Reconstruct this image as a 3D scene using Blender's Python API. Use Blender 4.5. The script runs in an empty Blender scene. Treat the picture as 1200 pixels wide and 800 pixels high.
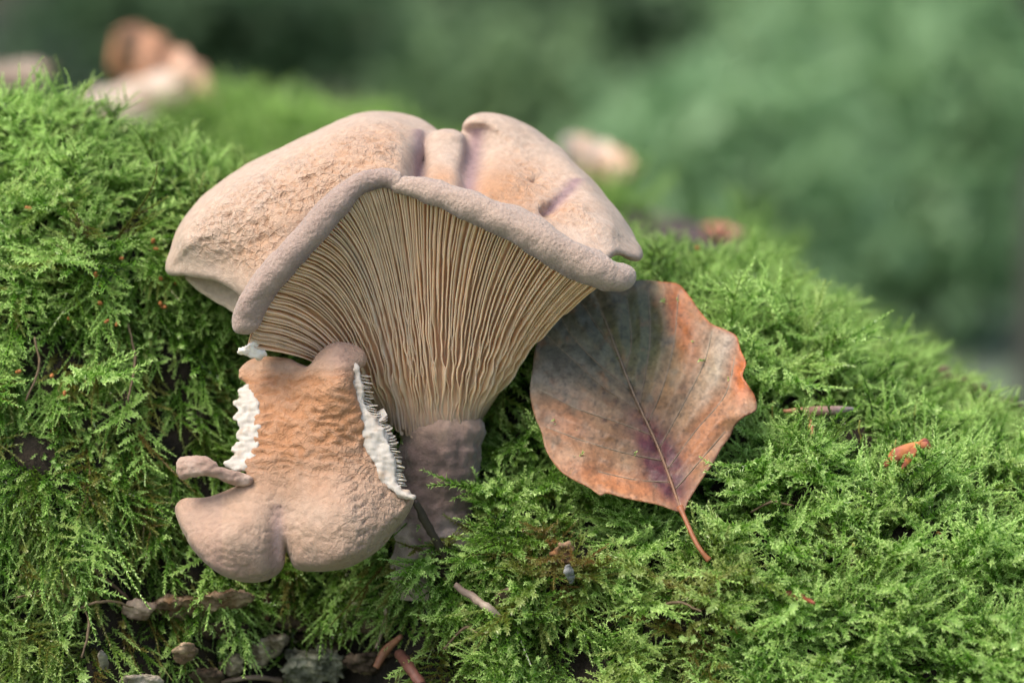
import bpy, math, random
import numpy as np
from mathutils import Vector, Matrix
from mathutils import geometry as mgeo

random.seed(7)
RNG = np.random.default_rng(11)
sc = bpy.context.scene
col = sc.collection
R = math.radians

# ------------------------------------------------------------------ camera
CAM_D = 55.56            # cm from the lens to the plane of the mushroom
cam_d = bpy.data.cameras.new('camera')
cam = bpy.data.objects.new('camera', cam_d)
col.objects.link(cam)
cam.location = (0, -CAM_D * .01, 0)
cam.rotation_euler = (R(90), 0, 0)
cam_d.lens = 100
cam_d.sensor_width = 36
cam_d.clip_start = 0.02
cam_d.clip_end = 600
cam_d.dof.use_dof = True
cam_d.dof.focus_distance = (CAM_D - 1.6) * .01
cam_d.dof.aperture_fstop = 10.0
cam_d.dof.aperture_blades = 0
sc.camera = cam

# ------------------------------------------------------------------ world, sun, exposure
SUN_EL, SUN_AZ = R(54), R(226)      # high, from the upper left, a little towards the camera side
w = bpy.data.worlds.new('World')
sc.world = w
w.use_nodes = True
nt = w.node_tree
sky = nt.nodes.new('ShaderNodeTexSky')
sky.sky_type = 'NISHITA'
sky.sun_disc = False
sky.sun_elevation = SUN_EL
sky.sun_rotation = SUN_AZ
sky.dust_density = 3.0
sky.ozone_density = 0.6
nt.links.new(sky.outputs[0], nt.nodes['Background'].inputs[0])
nt.nodes['Background'].inputs[1].default_value = 0.115
sl = bpy.data.lights.new('sun', 'SUN')
sl.energy = 1.5
sl.angle = R(24)
sl.color = (1.0, 0.93, 0.80)
sun = bpy.data.objects.new('sun', sl)
col.objects.link(sun)
sdir = Vector((math.sin(SUN_AZ) * math.cos(SUN_EL), math.cos(SUN_AZ) * math.cos(SUN_EL), math.sin(SUN_EL)))
sun.rotation_euler = sdir.to_track_quat('Z', 'Y').to_euler()
sun.location = (0, 0, 3)
sc.view_settings.view_transform = 'Standard'
sc.view_settings.look = 'None'
sc.view_settings.gamma = 1
sc.view_settings.exposure = 1.3
sc.cycles.max_bounces = 8
sc.cycles.diffuse_bounces = 4
sc.cycles.transmission_bounces = 4
sc.cycles.use_denoising = True

# ------------------------------------------------------------------ helpers
def P(px, py, y=0.0):
    """point in cm seen at photograph pixel (px, py) at depth y behind the mushroom plane"""
    s = (CAM_D + y) / 3333.33
    return ((px - 600) * s, y, (400 - py) * s)

def PA(pts):
    return np.array([P(*p) for p in pts], float)

def to_px(v):
    s = 3333.33 / (CAM_D + v[:, 1])
    return 600 + v[:, 0] * s, 400 - v[:, 2] * s

_perm = np.random.default_rng(3).permutation(256)
_perm = np.concatenate([_perm, _perm, _perm])
_g = np.random.default_rng(4).normal(size=(256, 3))
_g /= np.linalg.norm(_g, axis=1)[:, None]

def noise(p, seed=0):
    """3D gradient noise in about -1..1, p (n,3)"""
    p = np.asarray(p, float) + seed * 17.31
    i = np.floor(p).astype(int)
    f = p - i
    u = f * f * f * (f * (f * 6 - 15) + 10)
    i &= 255
    out = 0
    for dx in (0, 1):
        wx = u[:, 0] if dx else 1 - u[:, 0]
        for dy in (0, 1):
            wy = u[:, 1] if dy else 1 - u[:, 1]
            for dz in (0, 1):
                wz = u[:, 2] if dz else 1 - u[:, 2]
                h = _perm[_perm[_perm[(i[:, 0] + dx) & 255] + ((i[:, 1] + dy) & 255)] + ((i[:, 2] + dz) & 255)]
                g = _g[h]
                d = g[:, 0] * (f[:, 0] - dx) + g[:, 1] * (f[:, 1] - dy) + g[:, 2] * (f[:, 2] - dz)
                out = out + wx * wy * wz * d
    return out * 1.6

def fbm(p, o=3, seed=0):
    r, a, s = 0, 1.0, 0
    p = np.asarray(p, float)
    for k in range(o):
        r = r + a * noise(p * 2 ** k, seed + k)
        s += a
        a *= .5
    return r / s

def sstep(a, b, x):
    t = np.clip((x - a) / (b - a), 0, 1)
    return t * t * (3 - 2 * t)

def props(o, label=None, cat=None, group=None, kind=None):
    if label: o['label'] = label
    if cat: o['category'] = cat
    if group: o['group'] = group
    if kind: o['kind'] = kind
    return o

def mesh(name, V, F, mat, parent=None, vcol=None, smooth=True, attrs=None):
    """V in cm -> an object in metres; F (n,3)/(n,4) array or list"""
    me = bpy.data.meshes.new(name)
    V = np.asarray(V, np.float32) * .01
    if isinstance(F, np.ndarray):
        n, k = F.shape
        me.vertices.add(len(V)); me.vertices.foreach_set('co', V.ravel())
        me.loops.add(n * k); me.loops.foreach_set('vertex_index', F.astype(np.int32).ravel())
        me.polygons.add(n); me.polygons.foreach_set('loop_start', np.arange(0, n * k, k, dtype=np.int32))
        me.update(calc_edges=True)
    else:
        me.from_pydata(V.tolist(), [], F)
    if smooth and len(me.polygons):
        me.polygons.foreach_set('use_smooth', np.ones(len(me.polygons), bool))
    if vcol is not None:
        a = me.color_attributes.new('Col', 'FLOAT_COLOR', 'POINT')
        c = np.ones((len(V), 4), np.float32); c[:, :3] = vcol
        a.data.foreach_set('color', c.ravel())
    for k, v in (attrs or {}).items():
        a = me.attributes.new(k, 'FLOAT', 'POINT')
        a.data.foreach_set('value', np.asarray(v, np.float32))
    me.validate()
    if mat: me.materials.append(mat)
    o = bpy.data.objects.new(name, me)
    col.objects.link(o)
    if parent is not None:
        o.parent = parent
        o.matrix_parent_inverse = Matrix.Translation(-parent.location)
    return o

def empty(name, loc):
    o = bpy.data.objects.new(name, None)
    o.empty_display_size = .01
    col.objects.link(o)
    o.location = [c * .01 for c in loc]
    return o

# ---- material helper
def newmat(name):
    m = bpy.data.materials.new(name)
    m.use_nodes = True
    n = m.node_tree
    return m, n, n.nodes['Principled BSDF'], n.nodes['Material Output']

def bump(n, bsdf, specs, base=None):
    """specs: (scale, detail, strength, distance_cm[, stretch]) noise bumps stacked"""
    tc = n.nodes.new('ShaderNodeTexCoord')
    prev = None
    for s in specs:
        sc_, det, st, dist = s[:4]
        mp = n.nodes.new('ShaderNodeMapping')
        n.links.new(tc.outputs['Object'], mp.inputs[0])
        mp.inputs['Scale'].default_value = s[4] if len(s) > 4 else (1, 1, 1)
        no = n.nodes.new('ShaderNodeTexNoise')
        no.inputs['Scale'].default_value = sc_
        no.inputs['Detail'].default_value = det
        no.inputs['Roughness'].default_value = .6
        n.links.new(mp.outputs[0], no.inputs['Vector'])
        b = n.nodes.new('ShaderNodeBump')
        b.inputs['Strength'].default_value = st
        b.inputs['Distance'].default_value = dist * .01
        n.links.new(no.outputs[0], b.inputs['Height'])
        if prev: n.links.new(prev.outputs[0], b.inputs['Normal'])
        prev = b
    n.links.new(prev.outputs[0], bsdf.inputs['Normal'])
    return tc

def vcol_mat(name, rough=.7, sss=0.0, sss_r=(.3, .15, .1), specs=None, mott=(300, .12), spec=.35, sheen=0, vor=False):
    """material whose pigment comes from the mesh, mottled by noise"""
    m, n, b, out = newmat(name)
    vc = n.nodes.new('ShaderNodeVertexColor'); vc.layer_name = 'Col'
    no = n.nodes.new('ShaderNodeTexNoise'); no.inputs['Scale'].default_value = mott[0]; no.inputs['Detail'].default_value = 4
    mr = n.nodes.new('ShaderNodeMapRange')
    mr.inputs['From Min'].default_value = .3; mr.inputs['From Max'].default_value = .7
    mr.inputs['To Min'].default_value = 1 - mott[1]; mr.inputs['To Max'].default_value = 1 + mott[1]
    n.links.new(no.outputs[0], mr.inputs[0])
    vm = n.nodes.new('ShaderNodeVectorMath'); vm.operation = 'SCALE'
    n.links.new(vc.outputs[0], vm.inputs[0]); n.links.new(mr.outputs[0], vm.inputs['Scale'])
    n.links.new(vm.outputs[0], b.inputs['Base Color'])
    b.inputs['Roughness'].default_value = rough
    b.inputs['Specular IOR Level'].default_value = spec
    if sheen: b.inputs['Sheen Weight'].default_value = sheen
    if sss:
        b.inputs['Subsurface Weight'].default_value = sss
        b.inputs['Subsurface Radius'].default_value = sss_r
        b.inputs['Subsurface Scale'].default_value = .006
    if specs:
        tc = bump(n, b, specs)
        n.links.new(tc.outputs['Object'], no.inputs['Vector'])
    if vor:
        dn = n.nodes.new('ShaderNodeTexNoise'); dn.inputs['Scale'].default_value = 500; dn.inputs['Detail'].default_value = 4
        n.links.new(tc.outputs['Object'], dn.inputs['Vector'])
        sc1 = n.nodes.new('ShaderNodeVectorMath'); sc1.operation = 'SCALE'; sc1.inputs['Scale'].default_value = .0011
        n.links.new(dn.outputs['Color'], sc1.inputs[0])
        ad = n.nodes.new('ShaderNodeVectorMath'); ad.operation = 'ADD'
        n.links.new(tc.outputs['Object'], ad.inputs[0]); n.links.new(sc1.outputs[0], ad.inputs[1])
        wa = n.nodes.new('ShaderNodeAttribute'); wa.attribute_name = 'wrk'
        prev = None
        for scl, dist in ((620, .00032), (1300, .00016)):
            v = n.nodes.new('ShaderNodeTexVoronoi'); v.feature = 'DISTANCE_TO_EDGE'; v.inputs['Scale'].default_value = scl
            n.links.new(ad.outputs[0], v.inputs['Vector'])
            mr2 = n.nodes.new('ShaderNodeMapRange'); mr2.inputs['From Max'].default_value = .16
            mr2.inputs['To Min'].default_value = 1; mr2.inputs['To Max'].default_value = 0
            n.links.new(v.outputs['Distance'], mr2.inputs[0])
            mu = n.nodes.new('ShaderNodeMath'); mu.operation = 'MULTIPLY'
            n.links.new(mr2.outputs[0], mu.inputs[0]); n.links.new(wa.outputs['Fac'], mu.inputs[1])
            bb = n.nodes.new('ShaderNodeBump'); bb.inputs['Distance'].default_value = dist; bb.inputs['Strength'].default_value = .7
            n.links.new(mu.outputs[0], bb.inputs['Height'])
            n.links.new(prev.outputs[0] if prev else b.inputs['Normal'].links[0].from_socket, bb.inputs['Normal'])
            prev = bb
        n.links.new(prev.outputs[0], b.inputs['Normal'])
    return m

def flat_mat(name, c1, c2, scale=200, rough=.8, specs=None, stretch=(1, 1, 1), spec=.3):
    m, n, b, out = newmat(name)
    tc = n.nodes.new('ShaderNodeTexCoord')
    mp = n.nodes.new('ShaderNodeMapping'); mp.inputs['Scale'].default_value = stretch
    n.links.new(tc.outputs['Object'], mp.inputs[0])
    no = n.nodes.new('ShaderNodeTexNoise'); no.inputs['Scale'].default_value = scale; no.inputs['Detail'].default_value = 5
    n.links.new(mp.outputs[0], no.inputs['Vector'])
    r = n.nodes.new('ShaderNodeValToRGB')
    r.color_ramp.elements[0].color = (*c1, 1); r.color_ramp.elements[1].color = (*c2, 1)
    r.color_ramp.elements[0].position = .35; r.color_ramp.elements[1].position = .65
    n.links.new(no.outputs[0], r.inputs[0])
    n.links.new(r.outputs[0], b.inputs['Base Color'])
    b.inputs['Roughness'].default_value = rough
    b.inputs['Specular IOR Level'].default_value = spec
    if specs: bump(n, b, specs)
    return m

def leafy_mat(name, inst, dark, mid, light, trans=.35, rough=.45, spec=.5):
    """thin green leaves: f = 0 old .. 1 young tip; per shoot tint 0..1 when instanced"""
    m, n, b, out = newmat(name)
    a = n.nodes.new('ShaderNodeAttribute'); a.attribute_name = 'age'
    r = n.nodes.new('ShaderNodeValToRGB')
    r.color_ramp.elements[0].color = (*dark, 1)
    r.color_ramp.elements[1].color = (*light, 1)
    e = r.color_ramp.elements.new(.5); e.color = (*mid, 1)
    if inst:
        t = n.nodes.new('ShaderNodeAttribute'); t.attribute_type = 'INSTANCER'; t.attribute_name = 'tint'
        ad = n.nodes.new('ShaderNodeMath'); ad.operation = 'MULTIPLY_ADD'
        n.links.new(t.outputs['Fac'], ad.inputs[0]); ad.inputs[1].default_value = .7
        s2 = n.nodes.new('ShaderNodeMath'); s2.operation = 'SUBTRACT'
        n.links.new(a.outputs['Fac'], s2.inputs[0]); s2.inputs[1].default_value = .35
        n.links.new(s2.outputs[0], ad.inputs[2])
        n.links.new(ad.outputs[0], r.inputs[0])
        d = n.nodes.new('ShaderNodeAttribute'); d.attribute_type = 'INSTANCER'; d.attribute_name = 'dry'
        mx = n.nodes.new('ShaderNodeMix'); mx.data_type = 'RGBA'
        n.links.new(d.outputs['Fac'], mx.inputs[0]); n.links.new(r.outputs[0], mx.inputs[6])
        mx.inputs[7].default_value = (.24, .14, .04, 1)
        c = mx.outputs[2]
    else:
        n.links.new(a.outputs['Fac'], r.inputs[0])
        c = r.outputs[0]
    n.links.new(c, b.inputs['Base Color'])
    b.inputs['Roughness'].default_value = rough
    b.inputs['Specular IOR Level'].default_value = spec
    tr = n.nodes.new('ShaderNodeBsdfTranslucent')
    n.links.new(c, tr.inputs[0])
    ms = n.nodes.new('ShaderNodeMixShader'); ms.inputs[0].default_value = trans
    n.links.new(b.outputs[0], ms.inputs[1]); n.links.new(tr.outputs[0], ms.inputs[2])
    n.links.new(ms.outputs[0], out.inputs[0])
    return m

# ---- implicit solids
def surface_nets(F, o, h):
    nx, ny, nz = F.shape
    S = F < 0
    def corner(i, j, k): return (slice(i, nx - 1 + i), slice(j, ny - 1 + j), slice(k, nz - 1 + k))
    cs = sum(S[corner(i, j, k)].astype(np.int8) for i in (0, 1) for j in (0, 1) for k in (0, 1))
    act = (cs > 0) & (cs < 8)
    idx = -np.ones(act.shape, np.int64)
    ci = np.argwhere(act)
    idx[act] = np.arange(len(ci))
    acc = np.zeros((len(ci), 3)); cnt = np.zeros(len(ci))
    cor = [(i, j, k) for i in (0, 1) for j in (0, 1) for k in (0, 1)]
    val = {c: F[ci[:, 0] + c[0], ci[:, 1] + c[1], ci[:, 2] + c[2]] for c in cor}
    for c in cor:
        for ax in range(3):
            if c[ax]: continue
            d = list(c); d[ax] = 1; d = tuple(d)
            a, b = val[c], val[d]
            m = (a < 0) != (b < 0)
            t = np.where(m, a / np.where(m, a - b, 1), 0)
            p = np.tile(np.array(c, float), (len(ci), 1)); p[:, ax] += t
            acc[m] += p[m]; cnt[m] += 1
    V = (ci + acc / cnt[:, None]) * h + np.array(o)
    Q = []
    for ax in range(3):
        a = [slice(1, -1)] * 3; b = [slice(1, -1)] * 3
        a[ax] = slice(0, -1); b[ax] = slice(1, None)
        A, B = S[tuple(a)], S[tuple(b)]
        for flip, m in ((False, A & ~B), (True, ~A & B)):
            e = np.argwhere(m)
            off = np.ones(3, int); off[ax] = 0
            e = e + off
            u, v = (ax + 1) % 3, (ax + 2) % 3
            q = []
            for du, dv in ((-1, -1), (0, -1), (0, 0), (-1, 0)):
                c = e.copy(); c[:, u] += du; c[:, v] += dv
                q.append(idx[c[:, 0], c[:, 1], c[:, 2]])
            q = np.stack(q, 1)
            if flip: q = q[:, ::-1]
            Q.append(q)
    return V, np.concatenate(Q)

def normals(V, Q):
    n = np.cross(V[Q[:, 2]] - V[Q[:, 0]], V[Q[:, 3]] - V[Q[:, 1]])
    N = np.zeros_like(V)
    for k in range(4): np.add.at(N, Q[:, k], n)
    return N / (np.linalg.norm(N, axis=1)[:, None] + 1e-12)

def relax(V, Q, it=2, f=.5):
    for _ in range(it):
        A = np.zeros_like(V); c = np.zeros(len(V))
        for k in range(4):
            np.add.at(A, Q[:, k], V[Q[:, (k + 1) % 4]]); np.add.at(c, Q[:, k], 1)
            np.add.at(A, Q[:, (k + 1) % 4], V[Q[:, k]]); np.add.at(c, Q[:, (k + 1) % 4], 1)
        V = V + f * (A / c[:, None] - V)
    return V

def catmull(pts, n, closed=False):
    pts = np.asarray(pts, float)
    m = len(pts)
    t = np.linspace(0, m if closed else m - 1, n, endpoint=not closed)
    i = np.floor(t).astype(int)
    if not closed: i = np.minimum(i, m - 2)
    f = (t - i)[:, None]
    if closed: g = lambda k: pts[(i + k) % m]
    else:
        ext = np.vstack([2 * pts[0] - pts[1], pts, 2 * pts[-1] - pts[-2]])
        g = lambda k: ext[i + k + 1]
    a, b, c, d = g(-1), g(0), g(1), g(2)
    return .5 * (2 * b + (c - a) * f + (2 * a - 5 * b + 4 * c - d) * f ** 2 + (3 * b - a - 3 * c + d) * f ** 3)

def poly_sd(poly, X, Z):
    """signed 2D distance, negative inside"""
    d = np.full(X.shape, 1e9); ins = np.zeros(X.shape, bool)
    n = len(poly)
    for i in range(n):
        ax, az = poly[i]; bx, bz = poly[(i + 1) % n]
        ex, ez = bx - ax, bz - az
        wx, wz = X - ax, Z - az
        t = np.clip((wx * ex + wz * ez) / (ex * ex + ez * ez + 1e-12), 0, 1)
        d = np.minimum(d, (wx - ex * t) ** 2 + (wz - ez * t) ** 2)
        if abs(ez) > 1e-12:
            c = ((az <= Z) & (bz > Z)) | ((bz <= Z) & (az > Z))
            ins ^= c & (X < ax + (Z - az) / ez * ex)
    d = np.sqrt(d)
    return np.where(ins, -d, d)

def tps(ctrl):
    """thin plate spline y(x,z) through control points given as (px,py,y)"""
    c = PA(ctrl); x, y, z = c[:, 0], c[:, 1], c[:, 2]
    n = len(c)
    r2 = (x[:, None] - x) ** 2 + (z[:, None] - z) ** 2
    K = .5 * r2 * np.log(r2 + 1e-9)
    A = np.zeros((n + 3, n + 3)); A[:n, :n] = K + np.eye(n) * .02
    A[:n, n] = 1; A[:n, n + 1] = x; A[:n, n + 2] = z
    A[n:, :n] = A[:n, n:].T
    wt = np.linalg.solve(A, np.concatenate([y, np.zeros(3)]))
    def f(X, Z):
        out = wt[n] + wt[n + 1] * X + wt[n + 2] * Z
        for i in range(n):
            r = (X - x[i]) ** 2 + (Z - z[i]) ** 2
            out = out + wt[i] * .5 * r * np.log(r + 1e-9)
        return out
    return f

class Grid:
    def __init__(s, lo, hi, h):
        s.h = h; s.o = np.array(lo, float)
        n = np.ceil((np.array(hi) - lo) / h).astype(int) + 1
        s.x, s.y, s.z = [s.o[k] + np.arange(n[k]) * h for k in range(3)]
        s.X, s.Z = np.meshgrid(s.x, s.z, indexing='ij')
    def sheet(s, outline, ctrl, th, Rr, n=160, back=0.0, backr=.5, smooth=True):
        """sheet of half thickness th, edge rounding Rr, outline [(px,py,y)], centre surface from ctrl"""
        o = PA(outline)[:, [0, 2]]
        if smooth: o = catmull(o, n, True)
        d = poly_sd(o, s.X, s.Z)
        Y = tps(ctrl)(s.X, s.Z)
        if np.any(back): Y = Y + back * np.exp(-np.maximum(-d, 0) / backr)
        gx, gz = np.gradient(Y, s.h)
        c = 1 / np.sqrt(1 + np.minimum(gx ** 2 + gz ** 2, 4))
        th = np.broadcast_to(th, d.shape); Rr = np.broadcast_to(Rr, d.shape)
        wy = np.abs(s.y[None, :, None] - Y[:, None, :]) * c[:, None, :]
        q1 = (d + Rr)[:, None, :] + 0 * wy
        q2 = wy - (th - Rr)[:, None, :]
        return (np.minimum(np.maximum(q1, q2), 0) + np.sqrt(np.maximum(q1, 0) ** 2 + np.maximum(q2, 0) ** 2) - Rr[:, None, :]), d
    def capsule(s, a, b, r0, r1):
        a = np.array(a); b = np.array(b); e = b - a
        X = s.x[:, None, None] - a[0]; Y = s.y[None, :, None] - a[1]; Z = s.z[None, None, :] - a[2]
        t = np.clip((X * e[0] + Y * e[1] + Z * e[2]) / (e @ e), 0, 1)
        return np.sqrt((X - t * e[0]) ** 2 + (Y - t * e[1]) ** 2 + (Z - t * e[2]) ** 2) - (r0 + (r1 - r0) * t)

def smin(a, b, k):
    h = np.maximum(k - np.abs(a - b), 0) / k
    return np.minimum(a, b) - h * h * k * .25
def smax(a, b, k): return -smin(-a, -b, k)

def tube_arrays(C, Rd, ns=8, cap=True, flat=1.0, up=(0, 0, 1)):
    C = np.asarray(C, float); n = len(C)
    T = np.gradient(C, axis=0); T /= np.linalg.norm(T, axis=1)[:, None] + 1e-12
    up = np.array(up, float)
    A = np.cross(T, up); 
    bad = np.linalg.norm(A, axis=1) < 1e-3
    A[bad] = np.cross(T[bad], [1, 0.1, 0])
    A /= np.linalg.norm(A, axis=1)[:, None]
    B = np.cross(A, T)
    th = np.linspace(0, 2 * np.pi, ns, endpoint=False)
    Rd = np.broadcast_to(Rd, n)
    V = C[:, None, :] + Rd[:, None, None] * (np.cos(th)[None, :, None] * A[:, None, :] * flat + np.sin(th)[None, :, None] * B[:, None, :])
    V = V.reshape(-1, 3)
    i = np.arange(n - 1)[:, None] * ns; j = np.arange(ns)[None, :]; j2 = (j + 1) % ns
    Q = np.stack([i + j, i + ns + j, i + ns + j2, i + j2], -1).reshape(-1, 4)
    if cap:
        V = np.vstack([V, C[0], C[-1]])
        c0, c1 = n * ns, n * ns + 1
        jj = np.arange(ns); jn = (jj + 1) % ns
        Q = np.vstack([Q, np.stack([jj, jn, np.full(ns, c0), np.full(ns, c0)], 1) , np.stack([(n - 1) * ns + jn, (n - 1) * ns + jj, np.full(ns, c1), np.full(ns, c1)], 1)])
    return V, Q

def quads(Q):
    """degenerate quads (last two equal) become triangles"""
    return [tuple(int(a) for a in q[:3]) if q[2] == q[3] else tuple(int(a) for a in q) for q in Q]

def lerp3(a, b, t): return np.asarray(a) * (1 - t[:, None]) + np.asarray(b) * t[:, None]

# ------------------------------------------------------------------ the log
RIDGE = np.array([(-1400, -50), (-500, 40), (-200, 105), (0, 150), (60, 142), (130, 190), (200, 210), (260, 230), (400, 250), (600, 280),
                  (750, 320), (850, 334), (950, 368), (1050, 424), (1130, 478), (1200, 535), (1400, 640), (1800, 860), (2600, 1200)], float)
YRIDGE = np.array([(-1400, 5), (0, 3.6), (300, 4.2), (600, 5.5), (900, 7.5), (1200, 8), (2600, 8)], float)
YFRONT = np.array([(-1400, -2), (-200, -1.2), (0, -0.6), (180, -.2), (300, .3), (400, .5), (480, -.5), (540, -1.0), (620, -1.0), (680, -1.1), (800, -1.5), (1000, -2.4), (1200, -3), (1600, -3.5), (2600, -4)], float)
def prof(px):
    k = lambda A: (np.interp(px - 25, A[:, 0], A[:, 1]) + np.interp(px, A[:, 0], A[:, 1]) + np.interp(px + 25, A[:, 0], A[:, 1])) / 3
    return k(RIDGE), k(YRIDGE), k(YFRONT)
def log_pt(px, th, bumpy=True):
    """point on the log, px (photo column on the mushroom plane), th profile angle"""
    pr, yr, yf = prof(px)
    x = (px - 600) / 60.
    zr = (400 - pr) * (CAM_D + yr) / 3333.33
    x = x * (1 + .5 * (yr / CAM_D) * np.clip(np.sin(th), 0, 1))
    zb = np.minimum(-7.4, zr - 3.0)
    t = np.sin(th)
    z = np.where(th < 0, zb + th * 9, zb + (zr - zb) * t)
    y = np.where(th < 0, yf + th * th * 1.2, yf + (yr - yf) * (1 - np.cos(th)))
    y = np.where(th > np.pi / 2, yr - (yr - yf) * 1.3 * np.cos(th), y)
    p = np.stack([x, y, z], -1).reshape(-1, 3)
    if bumpy:
        b = fbm(p * .42, 2, 5) * .8 + noise(p * 1.15, 9) * .6
        q = np.stack([0 * x, -np.cos(th) * 1.0, np.maximum(np.sin(th), .0)], -1).reshape(-1, 3)
        damp = 1 - .75 * sstep(1.2, 1.5, np.broadcast_to(th, x.shape).ravel())
        p = p + q * (b * damp)[:, None]
        s_ = 3333.33 / (CAM_D + p[:, 1]); fx_, fy_ = 600 + p[:, 0] * s_, 400 - p[:, 2] * s_
        p[:, 1] += 1.5 * np.exp(-((fx_ - 530) / 75) ** 2) * sstep(648, 606, fy_) * sstep(300, 420, fy_)
        p[:, 1] += 1.4 * np.exp(-((fx_ - 740) / 105) ** 2) * sstep(620, 560, fy_) * sstep(300, 400, fy_)
        p[:, 1] += .9 * np.exp(-((fx_ - 330) / 130) ** 2) * sstep(360, 470, fy_)
        p[:, 1] += .8 * np.exp(-((fx_ - 390) / 80) ** 2 - ((fy_ - 745) / 50) ** 2)
    return p
nu, nv = 420, 150
U, Tn = np.meshgrid(np.linspace(-1300, 2500, nu), np.concatenate([np.linspace(-1.6, 0, 20, endpoint=False), np.linspace(0, np.pi, nv - 40), np.linspace(np.pi, np.pi + .01, 1), ]), indexing='ij')
nv = U.shape[1]
LV = log_pt(U.ravel(), Tn.ravel())
i = (np.arange(nu - 1)[:, None] * nv + np.arange(nv - 1)[None, :]).ravel()
LF = np.stack([i, i + nv, i + nv + 1, i + 1], 1)
LV = LV + fbm(LV * 4, 2, 21)[:, None] * np.array([.03, -.09, .05])
m_bark = flat_mat('dark_rotten_bark', (.007, .006, .004), (.026, .018, .011), 160, .9,
                  [(300, 5, .9, .15), (1200, 4, .6, .04)], stretch=(.4, 1, 1))
log = mesh('fallen_log', LV, LF, m_bark)
props(log, 'dark rotting log running across the picture under the green moss', 'log')

# ------------------------------------------------------------------ moss shoots (prototypes, kept out of the scene)
protos = bpy.data.collections.new('moss_shoot_kinds')
m_moss = leafy_mat('moss_leaf', True, (.018, .046, .006), (.160, .36, .032), (.60, .82, .27), .42, .30, .65)

def leaf_add(V, F, A, p, d, side, L, W, age, curl=.25):
    """one pointed folded leaf: p base, d direction, side vector"""
    nrm = np.cross(d, side)
    b = len(V)
    V += [p, p + d * L * .38 + side * W + nrm * W * .45, p + d * L * .38 - side * W + nrm * W * .45,
          p + d * L * .62 - nrm * L * .02, p + d * L * .93 - nrm * L * curl]
    F += [(b, b + 1, b + 3), (b, b + 3, b + 2), (b + 1, b + 4, b + 3), (b + 3, b + 4, b + 2)]
    A += [age - .2, age, age, age + .05, age + .25]

def axis_leaves(V, F, A, C, L, W, spacing, spread, age0, age1, rng, tipfac=.5):
    """spiral of leaves along polyline C"""
    seg = np.linalg.norm(np.diff(C, axis=0), axis=1); s = np.concatenate([[0], np.cumsum(seg)])
    n = max(3, int(s[-1] / spacing))
    ph = rng.uniform(0, 6)
    for k in range(n):
        t = (k + rng.uniform(0, .5)) / n
        p = np.array([np.interp(t * s[-1], s, C[:, q]) for q in range(3)])
        p2 = np.array([np.interp(min(t + .04, 1) * s[-1], s, C[:, q]) for q in range(3)]); 
        p0 = np.array([np.interp((min(t + .04, 1) - .04) * s[-1], s, C[:, q]) for q in range(3)])
        T = p2 - p0; T /= np.linalg.norm(T)
        a = np.cross(T, [.3, .2, .93]); a /= np.linalg.norm(a); b = np.cross(T, a)
        ph += 2.4 + rng.normal() * .25
        rad = math.cos(ph) * a + math.sin(ph) * b
        sp = spread * (1 - .45 * t) + rng.normal() * .12
        d = T * math.cos(sp) + rad * math.sin(sp)
        side = np.cross(d, rad); side /= np.linalg.norm(side) + 1e-9
        k2 = (1 - tipfac * t ** 2) * rng.uniform(.8, 1.15)
        leaf_add(V, F, A, p, d, side, L * k2, W * k2, age0 + (age1 - age0) * t + rng.normal() * .07)

def stem_add(V, F, A, C, r, age):
    b = len(V)
    v, q = tube_arrays(C, np.linspace(r, r * .4, len(C)), 3, cap=False)
    V += list(v); A += [age] * len(v)
    for f in q: F += [(b + f[0], b + f[1], b + f[2]), (b + f[0], b + f[2], b + f[3])]

def bend(L, n, curl, wob, rng):
    """curve that starts along +Z and bends towards -X"""
    a = np.linspace(0, 1, n)
    ang = curl * a ** 1.3
    d = np.stack([-np.sin(ang), wob * np.sin(a * 3 + rng.uniform(0, 6)), np.cos(ang)], 1)
    d /= np.linalg.norm(d, axis=1)[:, None]
    return np.vstack([[0, 0, 0], np.cumsum(d[:-1] * L / (n - 1), axis=0)])

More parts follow.
